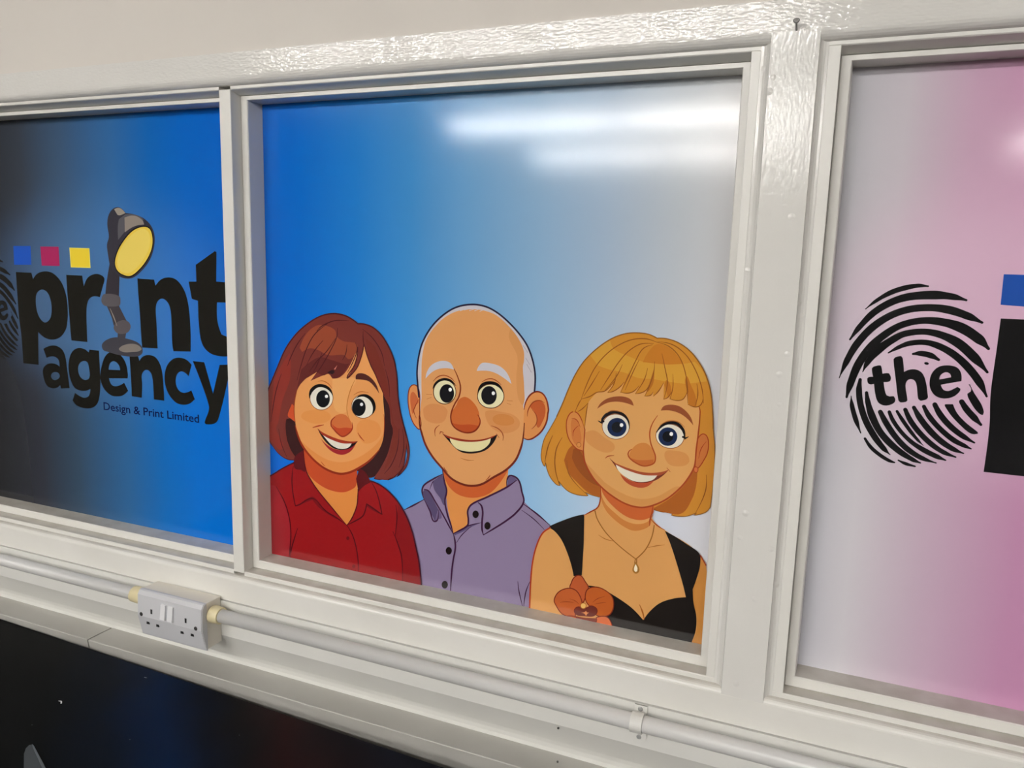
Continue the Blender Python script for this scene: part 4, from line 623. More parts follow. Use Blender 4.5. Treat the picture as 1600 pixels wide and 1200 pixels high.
2 blonde flower loop 9A5A28|-2988,-4995,10 -2992,-5016,10 -3003,-5034,10 -3020,-5046,10 -3040,-5050,10 -3058,-5045,10 -3071,-5032,10 -3076,-5014,10 -3073,-4993,10 -3061,-4975,10 -3044,-4963,10 -3024,-4959,10 -3006,-4964,10 -2993,-4977,10
2 blonde flower poly D98A50|-2988,-5074* -2975,-5094 -2938,-5092* -2968,-5117 -2985,-5153* -3005,-5125 -3060,-5118* -3006,-5097
2 blonde flower stroke 8A3A1C|-3392,-5026,6 -3299,-4997,12 -3187,-4984,5
2 blonde flower stroke 8A3A1C|-3245,-4939,5 -3151,-4957,12 -3103,-4995,5
2 blonde flower stroke 8A3A1C|-2718,-4795,5 -2824,-4853,12 -2894,-4924,5
2 blonde flower stroke 8A3A1C|-2696,-4883,5 -2785,-4911,12 -2857,-4944,5
3 logo fingerprint stroke 101012|346,-480,11 468,-363,44 616,-263,60 765,-204,62 890,-177,48 991,-180,21
3 logo fingerprint stroke 101012|206,-860,23 300,-700,65 443,-516,80 627,-380,85 813,-309,92 1064,-280,103 1251,-290,76 1400,-325,26
3 logo fingerprint stroke 101012|126,-1346,9 201,-1107,74 291,-907,87 434,-706,89 617,-551,85 816,-461,84 1041,-429,83 1243,-447,95 1434,-507,86 1587,-575,28
3 logo fingerprint stroke 101012|232,-1579,29 261,-1402,83 328,-1157,96 442,-941,95 586,-777,86 757,-651,79 969,-586,78 1183,-591,93 1388,-649,115 1571,-764,109 1683,-872,34
3 logo fingerprint stroke 101012|386,-1249,11 432,-1119,65 549,-948,97 671,-837,85 793,-757,76 994,-716,73 1174,-740,83 1369,-827,105 1545,-977,105 1701,-1146,29
3 logo fingerprint stroke 101012|646,-995,17 757,-916,49 868,-863,63 1032,-842,65 1188,-882,77 1347,-970,82 1497,-1101,87 1624,-1254,87 1726,-1430,24
3 logo fingerprint stroke 101012|913,-989,27 995,-977,65 1098,-993,70 1189,-1039,32
3 logo fingerprint stroke 101012|282,-1559,9 305,-1691,54 359,-1847,58 432,-2014,14
3 logo fingerprint stroke 101012|365,-1347,38 364,-1483,70 397,-1657,72 477,-1859,76 596,-2049,76 701,-2174,64 786,-2249,9
3 logo fingerprint stroke 101012|451,-1503,38 481,-1633,64 539,-1788,85 638,-1963,79 750,-2087,81 888,-2196,73 1036,-2278,55 1123,-2308,18
3 logo fingerprint stroke 101012|626,-1727,56 699,-1851,69 813,-2007,69 953,-2144,69 1116,-2240,59 1290,-2287,15
3 logo fingerprint stroke 101012|725,-1717,41 781,-1827,49 893,-1966,48 1016,-2072,52 1155,-2151,63 1285,-2206,60 1385,-2241,20
3 logo fingerprint stroke 101012|808,-1700,33 877,-1800,45 973,-1925,44 1060,-2023,35 1134,-2091,6
3 logo fingerprint stroke 101012|896,-1671,48 969,-1806,62 1087,-1948,63 1223,-2067,63 1354,-2146,55 1486,-2189,20
3 logo fingerprint stroke 101012|986,-1635,44 1068,-1764,70 1185,-1901,73 1313,-2013,69 1443,-2092,61 1562,-2134,17
3 logo fingerprint stroke 101012|1091,-1612,44 1169,-1738,61 1298,-1873,61 1445,-1986,62 1558,-2039,52 1635,-2070,16
3 logo fingerprint stroke 101012|1204,-1578,55 1281,-1703,69 1402,-1830,68 1532,-1925,64 1660,-1992,21
3 logo fingerprint stroke 101012|1479,-1516,57 1542,-1606,72 1623,-1690,74 1704,-1770,30
3 logo fingerprint stroke 101012|486,-2078,31 573,-2190,46 696,-2280,46 787,-2326,42 843,-2339,18
3 logo fingerprint stroke 101012|881,-2306,19 965,-2338,42 1069,-2358,21
3 logo fingerprint poly 101012|1310,-1563* 1393,-1555* 1451,-1662 1555,-1767 1681,-1861 1686,-1880* 1648,-1892 1594,-1879 1492,-1797 1387,-1692 1309,-1583*
3 logo fingerprint poly 101012|1527,-1302* 1561,-1359 1558,-1386 1526,-1416* 1531,-1442 1568,-1511 1629,-1597 1681,-1646 1711,-1654 1718,-1619 1688,-1538 1642,-1466 1587,-1387 1542,-1303*
3 logo fingerprint poly 101012|1092,-1095 1089,-1102 1082,-1106 1071,-1108 1060,-1107 1050,-1102 1043,-1096 1041,-1089 1044,-1082 1051,-1078 1062,-1076 1073,-1077 1083,-1082 1090,-1088
3 logo small_letter_t poly 101012|482,-1197 498,-1176 575,-1152 587,-1173 605,-1253* 677,-1244 697,-1275 699,-1334 628,-1355* 647,-1443 676,-1514 710,-1526 756,-1519 776,-1550 770,-1595 720,-1632 655,-1643 592,-1612 553,-1526 524,-1387* 464,-1392 442,-1326 456,-1307 505,-1299*
3 logo small_letter_h poly 101012|709,-1068 723,-1045 787,-1023 806,-1046 837,-1212* 899,-1178 976,-1176 1038,-1218 1083,-1316 1119,-1473 1124,-1502 1108,-1525 1045,-1546 1021,-1526 989,-1368 964,-1311 917,-1293 880,-1319 869,-1378 908,-1559 893,-1575 835,-1588 811,-1568 754,-1300
3 logo small_letter_e poly 101012|1241,-1334* 1451,-1272* 1437,-1177 1387,-1114 1285,-1097 1194,-1125 1133,-1210 1122,-1327 1152,-1419 1211,-1479 1302,-1495 1386,-1465 1440,-1407 1450,-1363 1417,-1344 1383,-1369 1330,-1402 1278,-1393|1219,-1272* 1229,-1219 1275,-1181 1323,-1194 1340,-1236*
3 logo colour_square poly 1F4FA8|1740,-15* 2053,-15* 2083,-374* 1747,-361*
1 logo letter_p poly 14130F|-14854,-518* -14410,-519* -14378,-641* -14243,-529 -14016,-479 -13800,-515 -13597,-674 -13491,-926 -13477,-1245 -13519,-1476 -13573,-1587 -13716,-1719 -13922,-1787 -14143,-1770 -14336,-1665* -14391,-2317* -14829,-2319* -14829,-1774 -14858,-1395 -14856,-845|-14342,-1057 -14300,-915 -14162,-833 -14010,-873 -13925,-1022 -13916,-1221 -13971,-1378 -14113,-1464 -14242,-1409 -14328,-1258
1 logo letter_r poly 14130F|-13454,-526* -13030,-527* -13005,-726* -12886,-559 -12693,-486 -12530,-503 -12458,-566 -12504,-692 -12604,-910* -12769,-902 -12900,-975 -12966,-1143 -12994,-1597 -12998,-1772* -13426,-1770* -13434,-1609 -13440,-1319 -13453,-864
1 logo letter_n poly 14130F|-11634,-530* -11230,-537* -11207,-642* -11058,-524 -10868,-486 -10703,-525 -10562,-659 -10479,-837 -10437,-1087 -10427,-1438 -10444,-1773* -10848,-1794* -10868,-1652 -10864,-1251 -10880,-1039 -10940,-921 -11059,-866 -11177,-928 -11223,-1056 -11222,-1343 -11224,-1770* -11599,-1782* -11609,-1628 -11617,-1148 -11632,-788
1 logo letter_t poly 14130F|-10250,-248* -9821,-7* -9781,-20* -9808,-520* -9572,-525* -9434,-534* -9447,-865* -9806,-875* -9810,-1192 -9731,-1423* -9609,-1456* -9469,-1447* -9428,-1748* -9694,-1804 -9979,-1775 -10154,-1646 -10222,-1397 -10233,-867* -10370,-840* -10428,-543* -10253,-537*
1 logo letter_a poly 14130F|-14221,-1987* -14046,-1920 -13866,-1903 -13695,-1966 -13620,-2101 -13596,-2317 -13561,-2707* -13800,-2736* -13816,-2669* -13900,-2726 -14037,-2754 -14191,-2715 -14272,-2562 -14274,-2403 -14173,-2300 -14011,-2256 -13857,-2275 -13798,-2310* -13814,-2178 -13909,-2122 -14021,-2122 -14148,-2159*|-14059,-2513 -14007,-2445 -13915,-2422 -13829,-2446 -13820,-2516 -13931,-2581 -14019,-2573
1 logo letter_g poly 14130F|-12705,-1914* -12957,-1914* -12979,-1969* -13085,-1915 -13255,-1904 -13412,-1977 -13513,-2124 -13552,-2314 -13526,-2515 -13431,-2679 -13283,-2728 -13132,-2722 -12995,-2674* -13017,-2766 -13076,-2834 -13208,-2859 -13419,-2791* -13499,-2945* -13397,-3030 -13182,-3067 -12986,-3041 -12841,-2952 -12765,-2805 -12720,-2554 -12710,-2247|-13294,-2309 -13237,-2196 -13125,-2144 -13031,-2164 -12997,-2269 -12989,-2423 -13048,-2493 -13156,-2507 -13259,-2446
1 logo letter_e poly 14130F|-12713,-2415 -12667,-2228 -12545,-2006 -12352,-1901 -12171,-1948 -12039,-2088 -11993,-2294 -12004,-2385* -12484,-2423* -12421,-2543 -12277,-2553 -12098,-2476* -12006,-2620* -12145,-2716 -12292,-2752 -12457,-2745 -12616,-2652 -12691,-2536|-12482,-2259* -12431,-2133 -12325,-2088 -12216,-2147 -12185,-2245*
1 logo letter_n_small poly 14130F|-11928,-1938* -11709,-1944* -11685,-2034* -11590,-1943 -11431,-1906 -11277,-1942 -11170,-2080 -11130,-2282 -11121,-2721* -11374,-2721* -11372,-2524 -11395,-2275 -11469,-2192 -11568,-2200 -11643,-2295 -11644,-2459 -11671,-2719* -11921,-2713* -11920,-2393
1 logo letter_c poly 14130F|-10432,-2007* -10513,-2218* -10641,-2146 -10755,-2178 -10819,-2299 -10807,-2429 -10735,-2511 -10623,-2529 -10461,-2471* -10390,-2624* -10520,-2717 -10673,-2753 -10842,-2726 -10989,-2607 -11075,-2439 -11083,-2248 -11015,-2068 -10875,-1941 -10721,-1900 -10554,-1924
1 logo letter_y poly 14130F|-10403,-1937* -10140,-1938* -9965,-2483* -9793,-1958* -9549,-1936* -9642,-2283 -9866,-2933 -9961,-3022 -10146,-3053 -10181,-3024 -10083,-2811 -10074,-2694 -10222,-2320
1 logo colour_square poly 1B50B8|-14868,-17* -14379,-7* -14394,-366* -14885,-380*
1 logo colour_square_b poly A3265A|-14108,-13* -13610,-7* -13616,-366* -14105,-373*
1 logo colour_square_c poly EFE06A|-13323,-17* -12799,-18* -12798,-379* -13317,-383*
1 logo colour_square_c poly EFD33A|-13303,-31* -12817,-30* -12820,-362* -13297,-370*
1 logo desk_lamp poly 3C3B42|-12611,-1784 -12437,-1676 -12209,-1632 -11809,-1665 -11617,-1752 -11606,-1887 -11770,-1958 -12132,-1966 -12456,-1924 -12598,-1889
1 logo desk_lamp poly 7C746E|-12184,-1839 -11954,-1740 -11715,-1738 -11622,-1820 -11884,-1883 -12106,-1893
1 logo desk_lamp poly 3C3B42|-12188,-1517* -11970,-1504* -12023,-1685* -12213,-1683*
1 logo desk_lamp poly 332F36|-12286,-234* -12054,-343* -12114,-881* -12456,-852* -12405,-615
1 logo desk_lamp poly 3E3A3E|-12450,-1043* -12136,-1028* -11963,-1298* -11873,-1439 -11978,-1511 -12181,-1523 -12276,-1434 -12325,-1273
1 logo desk_lamp poly 565256|-12560,-930 -12488,-847 -12112,-866 -12081,-982 -12126,-1048 -12472,-1065 -12558,-1010
1 logo desk_lamp poly 565054|-12288,-1440 -12085,-1310 -11906,-1330 -11860,-1424 -11960,-1533 -12203,-1554
1 logo desk_lamp stroke 8A8078|-12353,-1112,12 -12275,-1256,26 -12205,-1415,12
1 logo desk_lamp poly 35333C|-12308,426 -12255,596 -12128,704 -11977,718 -11839,621* -11635,599 -11410,531 -11247,407 -11174,242 -11193,47 -11303,-180 -11508,-383 -11751,-525 -11989,-534 -12182,-448 -12293,-321 -12328,-148 -12345,53 -12286,198
1 logo desk_lamp poly 55545A|-12012,513* -11849,598* -11635,599 -11484,558 -11411,503* -11890,288* -12058,144* -12050,371
1 logo desk_lamp poly 8C8279|-11872,542* -11637,577 -11450,503 -11409,425* -11649,389 -11883,283*
1 logo desk_lamp poly 9A9084|-12117,687* -11978,710 -11847,621* -11987,581 -12045,592*
1 logo desk_lamp_bulb_disc poly E8C84E|-12176,-260 -12093,-56 -11920,146 -11693,319 -11457,391 -11287,365 -11219,241 -11231,46 -11339,-152 -11545,-356 -11788,-498 -11985,-484 -12130,-403
1 logo desk_lamp_bulb_disc loop 1A1516|-12176,-260,24 -12093,-56,24 -11920,146,24 -11693,319,24 -11457,391,24 -11287,365,23 -11219,241,23 -11231,46,23 -11339,-152,24 -11545,-356,24 -11788,-498,24 -11985,-484,24 -12130,-403,25
1 logo desk_lamp_bulb_disc poly ECD266|-12107,-243 -12033,-55 -11862,133 -11657,277 -11460,349 -11329,309 -11279,199 -11308,31 -11435,-155 -11621,-330 -11823,-436 -12001,-427 -12087,-358
1 logo fingerprint stroke 1A1918|-16264,-482,11 -16143,-366,44 -15996,-267,60 -15848,-208,62 -15724,-181,48 -15624,-184,21
1 logo fingerprint stroke 1A1918|-16403,-859,23 -16309,-700,65 -16167,-518,79 -15985,-383,84 -15800,-312,91 -15551,-283,102 -15366,-293,75 -15218,-328,26
1 logo fingerprint stroke 1A1918|-16482,-1341,9 -16408,-1104,73 -16318,-906,86 -16176,-706,88 -15995,-552,84 -15797,-463,83 -15574,-431,82 -15374,-449,94 -15184,-509,85 -15032,-576,28
1 logo fingerprint stroke 1A1918|-16377,-1573,29 -16348,-1397,82 -16282,-1154,95 -16168,-939,94 -16025,-777,85 -15856,-652,78 -15645,-587,77 -15433,-592,92 -15230,-650,114 -15048,-764,108 -14937,-871,34
1 logo fingerprint stroke 1A1918|-16224,-1245,11 -16178,-1116,65 -16062,-946,96 -15941,-836,84 -15820,-757,75 -15621,-716,72 -15442,-740,82 -15248,-826,104 -15074,-975,104 -14919,-1143,29
1 logo fingerprint stroke 1A1918|-15966,-993,17 -15856,-915,49 -15746,-862,63 -15583,-841,65 -15428,-881,76 -15270,-968,81 -15121,-1098,86 -14995,-1250,86 -14894,-1425,24
1 logo fingerprint stroke 1A1918|-15701,-987,27 -15620,-975,65 -15517,-991,69 -15427,-1037,32
1 logo fingerprint stroke 1A1918|-16327,-1553,9 -16304,-1684,54 -16251,-1838,58 -16178,-2004,14
1 logo fingerprint stroke 1A1918|-16245,-1342,38 -16246,-1477,69 -16213,-1650,71 -16134,-1850,75 -16016,-2039,75 -15911,-2163,64 -15827,-2237,9
1 logo fingerprint stroke 1A1918|-16159,-1497,38 -16130,-1626,64 -16072,-1780,84 -15974,-1954,78 -15863,-2077,80 -15726,-2185,72 -15579,-2266,55 -15493,-2296,18
1 logo fingerprint stroke 1A1918|-15986,-1719,56 -15913,-1842,68 -15800,-1997,68 -15661,-2133,68 -15500,-2228,59 -15327,-2275,15
1 logo fingerprint stroke 1A1918|-15888,-1709,41 -15832,-1819,49 -15721,-1957,48 -15599,-2062,52 -15461,-2140,63 -15332,-2195,60 -15233,-2229,20
1 logo fingerprint stroke 1A1918|-15805,-1693,33 -15737,-1792,45 -15641,-1916,44 -15555,-2013,35 -15482,-2081,6
1 logo fingerprint stroke 1A1918|-15718,-1664,48 -15645,-1798,62 -15528,-1939,63 -15393,-2057,63 -15263,-2135,55 -15132,-2178,20
1 logo fingerprint stroke 1A1918|-15629,-1628,44 -15547,-1756,69 -15431,-1892,72 -15304,-2003,68 -15175,-2082,61 -15057,-2123,17
1 logo fingerprint stroke 1A1918|-15524,-1605,44 -15447,-1730,61 -15319,-1864,61 -15173,-1976,62 -15061,-2029,52 -14985,-2060,16
1 logo fingerprint stroke 1A1918|-15412,-1572,55 -15336,-1696,68 -15216,-1822,67 -15087,-1916,64 -14960,-1982,21
1 logo fingerprint stroke 1A1918|-15139,-1510,57 -15077,-1599,71 -14996,-1683,73 -14916,-1762,30
1 logo fingerprint stroke 1A1918|-16125,-2068,31 -16038,-2179,46 -15916,-2268,46 -15826,-2314,42 -15770,-2327,18
1 logo fingerprint stroke 1A1918|-15733,-2294,19 -15649,-2326,42 -15546,-2346,21
1 logo fingerprint poly 1A1918|-15307,-1557* -15225,-1549* -15167,-1655 -15064,-1759 -14939,-1852 -14934,-1871* -14972,-1883 -15025,-1870 -15126,-1789 -15231,-1685 -15308,-1576*
1 logo fingerprint poly 1A1918|-15092,-1298* -15058,-1354 -15061,-1381 -15093,-1411* -15088,-1437 -15051,-1505 -14990,-1590 -14939,-1639 -14909,-1647 -14902,-1612 -14932,-1532 -14978,-1460 -15032,-1382 -15077,-1299*
1 logo fingerprint poly 1A1918|-15523,-1092 -15526,-1099 -15533,-1103 -15544,-1105 -15555,-1104 -15565,-1099 -15572,-1093 -15574,-1086 -15571,-1079 -15564,-1075 -15553,-1073 -15542,-1074 -15532,-1079 -15525,-1085
1 logo small_letter_t poly 1A1918|-16129,-1193 -16113,-1173 -16036,-1149 -16024,-1170 -16007,-1249* -15935,-1240 -15915,-1271 -15913,-1329 -15984,-1350* -15965,-1438 -15936,-1508 -15902,-1520 -15857,-1513 -15837,-1544 -15843,-1588 -15893,-1625 -15957,-1636 -16020,-1605 -16058,-1520 -16087,-1382* -16147,-1387 -16168,-1321 -16154,-1303 -16106,-1295*
1 logo small_letter_h poly 1A1918|-15903,-1065 -15890,-1043 -15826,-1021 -15807,-1044 -15776,-1208* -15715,-1175 -15638,-1173 -15577,-1214 -15532,-1312 -15497,-1467 -15492,-1496 -15507,-1519 -15570,-1540 -15594,-1520 -15626,-1363 -15650,-1307 -15697,-1289 -15734,-1315 -15745,-1373 -15706,-1553 -15721,-1569 -15778,-1581 -15802,-1562 -15859,-1296
1 logo small_letter_e poly 1A1918|-15375,-1329* -15167,-1268* -15181,-1174 -15231,-1111 -15332,-1094 -15422,-1122 -15483,-1206 -15494,-1322 -15464,-1414 -15405,-1473 -15315,-1489 -15232,-1459 -15178,-1402 -15168,-1358 -15201,-1339 -15235,-1364 -15287,-1397 -15339,-1388|-15397,-1268* -15387,-1215 -15342,-1178 -15294,-1190 -15277,-1232*
3 logo letter_p poly 101012|1767,-516* 2214,-517* 2246,-640* 2382,-527 2611,-477 2829,-513 3033,-674 3140,-927 3154,-1249 3112,-1482 3057,-1594 2913,-1727 2706,-1795 2483,-1778 2289,-1672* 2233,-2329* 1792,-2331* 1792,-1782 1762,-1400 1765,-846|2282,-1060 2325,-916 2464,-834 2617,-874 2703,-1024 2712,-1225 2656,-1383 2513,-1470 2383,-1414 2297,-1262
3 logo letter_r poly 101012|3177,-524* 3605,-525* 3630,-726* 3750,-558 3944,-484 4108,-501 4181,-565 4135,-692 4034,-911* 3868,-903 3736,-977 3669,-1146 3641,-1604 3637,-1780* 3206,-1778* 3197,-1616 3191,-1324 3178,-865
3 logo letter_n poly 101012|5011,-528* 5419,-535* 5442,-641* 5592,-522 5783,-484 5950,-523 6092,-658 6175,-838 6218,-1090 6228,-1443 6211,-1781* 5803,-1802* 5783,-1659 5787,-1255 5771,-1041 5711,-922 5591,-867 5472,-930 5426,-1058 5427,-1348 5425,-1778* 5047,-1790* 5037,-1635 5029,-1151 5013,-788
3 logo letter_t poly 101012|6406,-244* 6838,-1* 6879,-14* 6851,-518* 7089,-523* 7228,-532* 7215,-866* 6854,-876* 6849,-1196 6929,-1428* 7052,-1462* 7193,-1453* 7234,-1756* 6966,-1812 6679,-1783 6503,-1653 6434,-1402 6423,-868* 6285,-841* 6227,-542* 6403,-535*
3 logo letter_a poly 101012|2404,-1997* 2581,-1929 2762,-1912 2934,-1976 3010,-2112 3034,-2329 3070,-2722* 2829,-2751* 2813,-2684* 2728,-2741 2590,-2770 2435,-2730 2353,-2576 2351,-2416 2453,-2312 2616,-2268 2771,-2287 2831,-2322* 2815,-2189 2719,-2133 2606,-2133 2478,-2170*|2568,-2527 2620,-2458 2713,-2435 2799,-2459 2809,-2530 2697,-2595 2608,-2587
3 logo letter_g poly 101012|3932,-1923* 3678,-1923* 3656,-1979* 3549,-1924 3378,-1913 3220,-1987 3118,-2135 3079,-2326 3105,-2529 3201,-2694 3350,-2743 3502,-2737 3640,-2689* 3618,-2782 3558,-2850 3425,-2875 3213,-2807* 3132,-2962* 3235,-3048 3451,-3085 3649,-3059 3795,-2969 3872,-2821 3917,-2568 3927,-2259|3339,-2321 3396,-2207 3509,-2155 3604,-2175 3638,-2281 3646,-2436 3586,-2507 3478,-2521 3374,-2459
3 logo letter_e poly 101012|3924,-2428 3970,-2240 4093,-2016 4288,-1910 4470,-1957 4603,-2098 4650,-2306 4639,-2398* 4155,-2436* 4218,-2557 4363,-2567 4544,-2489* 4637,-2635* 4496,-2731 4348,-2768 4182,-2761 4022,-2667 3946,-2550|4157,-2271* 4208,-2144 4315,-2098 4425,-2158 4456,-2257*
3 logo letter_n_small poly 101012|4715,-1947* 4936,-1953* 4960,-2044* 5056,-1952 5216,-1915 5371,-1951 5479,-2090 5519,-2294 5528,-2736* 5273,-2736* 5275,-2538 5252,-2287 5178,-2203 5078,-2211 5002,-2307 5001,-2472 4974,-2734* 4722,-2728* 4723,-2406
3 logo letter_c poly 101012|6223,-2017* 6141,-2229* 6012,-2157 5897,-2189 5833,-2311 5845,-2442 5917,-2525 6030,-2543 6193,-2484* 6265,-2639* 6134,-2732 5980,-2769 5810,-2741 5661,-2621 5575,-2452 5567,-2260 5635,-2078 5776,-1950 5931,-1909 6100,-1933
3 logo letter_y poly 101012|6252,-1946* 6517,-1947* 6693,-2497* 6867,-1967* 7112,-1945* 7019,-2295 6793,-2950 6697,-3040 6511,-3071 6476,-3042 6574,-2827 6583,-2709 6434,-2332
3 logo colour_square_b poly A3265A|2518,-7* 3020,-1* 3014,-363* 2521,-370*
3 logo colour_square_c poly EFE06A|3309,-11* 3837,-12* 3838,-376* 3315,-380*
3 logo colour_square_c poly EFD33A|3330,-26* 3819,-25* 3816,-359* 3336,-367*
3 logo desk_lamp poly 3C3B42|4027,-1792 4202,-1683 4432,-1639 4835,-1672 5029,-1760 5040,-1896 4874,-1967 4510,-1976 4183,-1933 4040,-1898
3 logo desk_lamp poly 7C746E|4457,-1848 4689,-1748 4930,-1746 5023,-1828 4759,-1892 4536,-1902
3 logo desk_lamp poly 3C3B42|4453,-1523* 4673,-1510* 4619,-1692* 4428,-1690*
3 logo desk_lamp poly 332F36|4354,-230* 4588,-340* 4528,-882* 4183,-853* 4234,-614
3 logo desk_lamp poly 3E3A3E|4189,-1045* 4506,-1030* 4680,-1302* 4771,-1444 4665,-1517 4460,-1529 4364,-1439 4315,-1277
3 logo desk_lamp poly 565256|4078,-932 4151,-848 4530,-867 4561,-984 4516,-1050 4167,-1068 4080,-1012
3 logo desk_lamp poly 565054|4352,-1445 4557,-1314 4737,-1335 4784,-1429 4683,-1539 4438,-1560
3 logo desk_lamp stroke 8A8078|4287,-1115,12 4365,-1260,26 4436,-1420,12
3 logo desk_lamp poly 35333C|4332,435 4386,606 4514,715 4666,729 4805,631* 5010,609 5237,541 5401,416 5475,250 5456,53 5345,-176 5138,-380 4893,-523 4654,-532 4459,-446 4347,-318 4312,-143 4295,59 4354,205
3 logo desk_lamp poly 55545A|4630,523* 4795,608* 5010,609 5163,568 5236,513* 4753,296* 4584,151* 4592,380
3 logo desk_lamp poly 8C8279|4772,552* 5008,587 5197,513 5238,434* 4996,398 4760,291*
3 logo desk_lamp poly 9A9084|4525,698* 4665,721 4797,631* 4656,591 4597,602*
3 logo desk_lamp_bulb_disc poly E8C84E|4465,-256 4549,-51 4723,153 4952,327 5190,400 5361,373 5430,249 5418,52 5309,-148 5101,-353 4856,-496 4658,-482 4512,-400
3 logo desk_lamp_bulb_disc loop 1A1516|4465,-256,24 4549,-51,24 4723,153,24 4952,327,24 5190,400,24 5361,373,23 5430,249,23 5418,52,23 5309,-148,24 5101,-353,24 4856,-496,24 4658,-482,24 4512,-400,25
3 logo desk_lamp_bulb_disc poly ECD266|4535,-239 4609,-50 4782,140 4988,285 5187,357 5319,317 5369,206 5340,37 5212,-151 5024,-327 4821,-434 4642,-425 4555,-355"""
def parse(s):
    out = []
    for t in s.split():
        c = t.endswith('*'); v = [float(q) / 1e4 for q in t.rstrip('*').split(',')]
        out.append((Vector((v[0], v[1])), v[2] if len(v) > 2 else 0, c))
    return out
def curve(p, closed, step):
    """Catmull-Rom through the points, straight into corners"""
    n = len(p); out = []
    T = []
    for i in range(n):
        if p[i][2] or (not closed and i in (0, n - 1)): T.append(None); continue
        a, b = p[(i - 1) % n][0], p[(i + 1) % n][0]
        d = (b - a); l = d.length or 1e-9
        T.append(d / l)
    for i in range(n if closed else n - 1):
        j = (i + 1) % n; P0, P1 = p[i][0], p[j][0]; d = (P1 - P0); ln = d.length
        if ln < 1e-7: continue
        t0 = T[i] * ln if T[i] is not None else None; t1 = T[j] * ln if T[j] is not None else None
        if t0 is None and t1 is None: t0 = t1 = d
        elif t0 is None: t0 = (d * 1.5 - t1 * .5)
        elif t1 is None: t1 = (d * 1.5 - t0 * .5)
        k = max(1, min(7, int(ln / step)))
        if p[i][2] and p[j][2]: k = 1
        for q in range(k):
            s = q / k; h = s * s * (3 - 2 * s)
            pos = P0 * (2 * s**3 - 3 * s**2 + 1) + t0 * (s**3 - 2 * s**2 + s) + P1 * (-2 * s**3 + 3 * s**2) + t1 * (s**3 - s**2)
            out.append((pos, p[i][1] + (p[j][1] - p[i][1]) * h))
    if not closed: out.append((p[-1][0], p[-1][1]))
    return out
def clip(poly, x0, x1, z0, z1):
    for ax, lim, sg in ((0, x0, 1), (0, x1, -1), (1, z0, 1), (1, z1, -1)):
        res = []
        for i in range(len(poly)):
            a, b = poly[i - 1], poly[i]; ia, ib = (a[ax] - lim) * sg >= 0, (b[ax] - lim) * sg >= 0
            if ia != ib:
                t = (lim - a[ax]) / (b[ax] - a[ax]); res.append(a + (b - a) * t)
            if ib: res.append(b)
        poly = res
        if len(poly) < 3: return []
    return poly
def fill(bm, loops, y, mi, c):
    loops = [clip(l, c[0], c[1], BZ, BT) for l in loops]; loops = [l for l in loops if len(l) > 2]
    if not loops: return
    flat = [v for l in loops for v in l]
    vs = [bm.verts.new((v.x, y, Z(v.y))) for v in flat]
    for t in tessellate_polygon([[Vector((v.x, v.y, 0)) for v in l] for l in loops]):
        a, b, c_ = (flat[i] for i in t)
        ar = (b - a).cross(c_ - a)
        if abs(ar) < 1e-13: continue
        try: fc = bm.faces.new([vs[i] for i in (t if ar < 0 else t[::-1])][::-1])
        except ValueError: continue
        fc.material_index = mi
def ribbon(bm, pw, closed, y, mi, c):
    n = len(pw); Lf, Rt = [], []
    for i, (p, w) in enumerate(pw):
        a = pw[(i - 1) % n][0] if (closed or i) else p; b = pw[(i + 1) % n][0] if (closed or i < n - 1) else p
        d = b - a
        if d.length < 1e-9: d = Vector((1, 0))
        d.normalize(); nn = Vector((-d.y, d.x)) * (w / 2)
        Lf.append(p + nn); Rt.append(p - nn)
    for i in range(n if closed else n - 1):
        j = (i + 1) % n; q = clip([Lf[i], Lf[j], Rt[j], Rt[i]], c[0], c[1], BZ, BT)
        if len(q) < 3: continue
        try: fc = bm.faces.new([bm.verts.new((v.x, y, Z(v.y))) for v in q])
        except ValueError: continue
        fc.material_index = mi
    if not closed:
        for p, w, ref in ((pw[0][0], pw[0][1], pw[1][0]), (pw[-1][0], pw[-1][1], pw[-2][0])):
            if w < .0006: continue
            d = (p - ref).normalized(); nn = Vector((-d.y, d.x)); h = w / 2
            q = [p + nn * (h * math.cos(k * math.pi / 6)) + d * (h * math.sin(k * math.pi / 6)) for k in range(7)]
            q = clip(q, c[0], c[1], BZ, BT)
            if len(q) > 2:
                fc = bm.faces.new([bm.verts.new((v.x, y, Z(v.y))) for v in q]); fc.material_index = mi
NAMES = {'letter_n_small': 'letter_n', 'colour_square_b': 'colour_square', 'colour_square_c': 'colour_square', 'desk_lamp': 'desk_lamp_picture', 'desk_lamp_bulb_disc': 'lamp_shade_opening',
         'small_letter_t': 'letter_t', 'small_letter_h': 'letter_h', 'small_letter_e': 'letter_e', 'head': 'head_outline'}
LAB = {'colour_square': {1: 'blue printed square', 3: 'blue printed square'}, 'colour_square_b': 'magenta printed square', 'colour_square_c': 'yellow printed square',
       'desk_lamp': 'dark grey printed desk lamp', 'desk_lamp_bulb_disc': 'yellow inside of the printed lamp shade', 'fingerprint': 'black printed fingerprint ridges'}
PORTRAIT = {'man': 'cartoon bald man with white eyebrows and a lilac shirt', 'red': 'cartoon woman with a reddish brown bob and a dark red blouse',
            'blonde': 'cartoon woman with a blonde bob, black dress and orchid'}
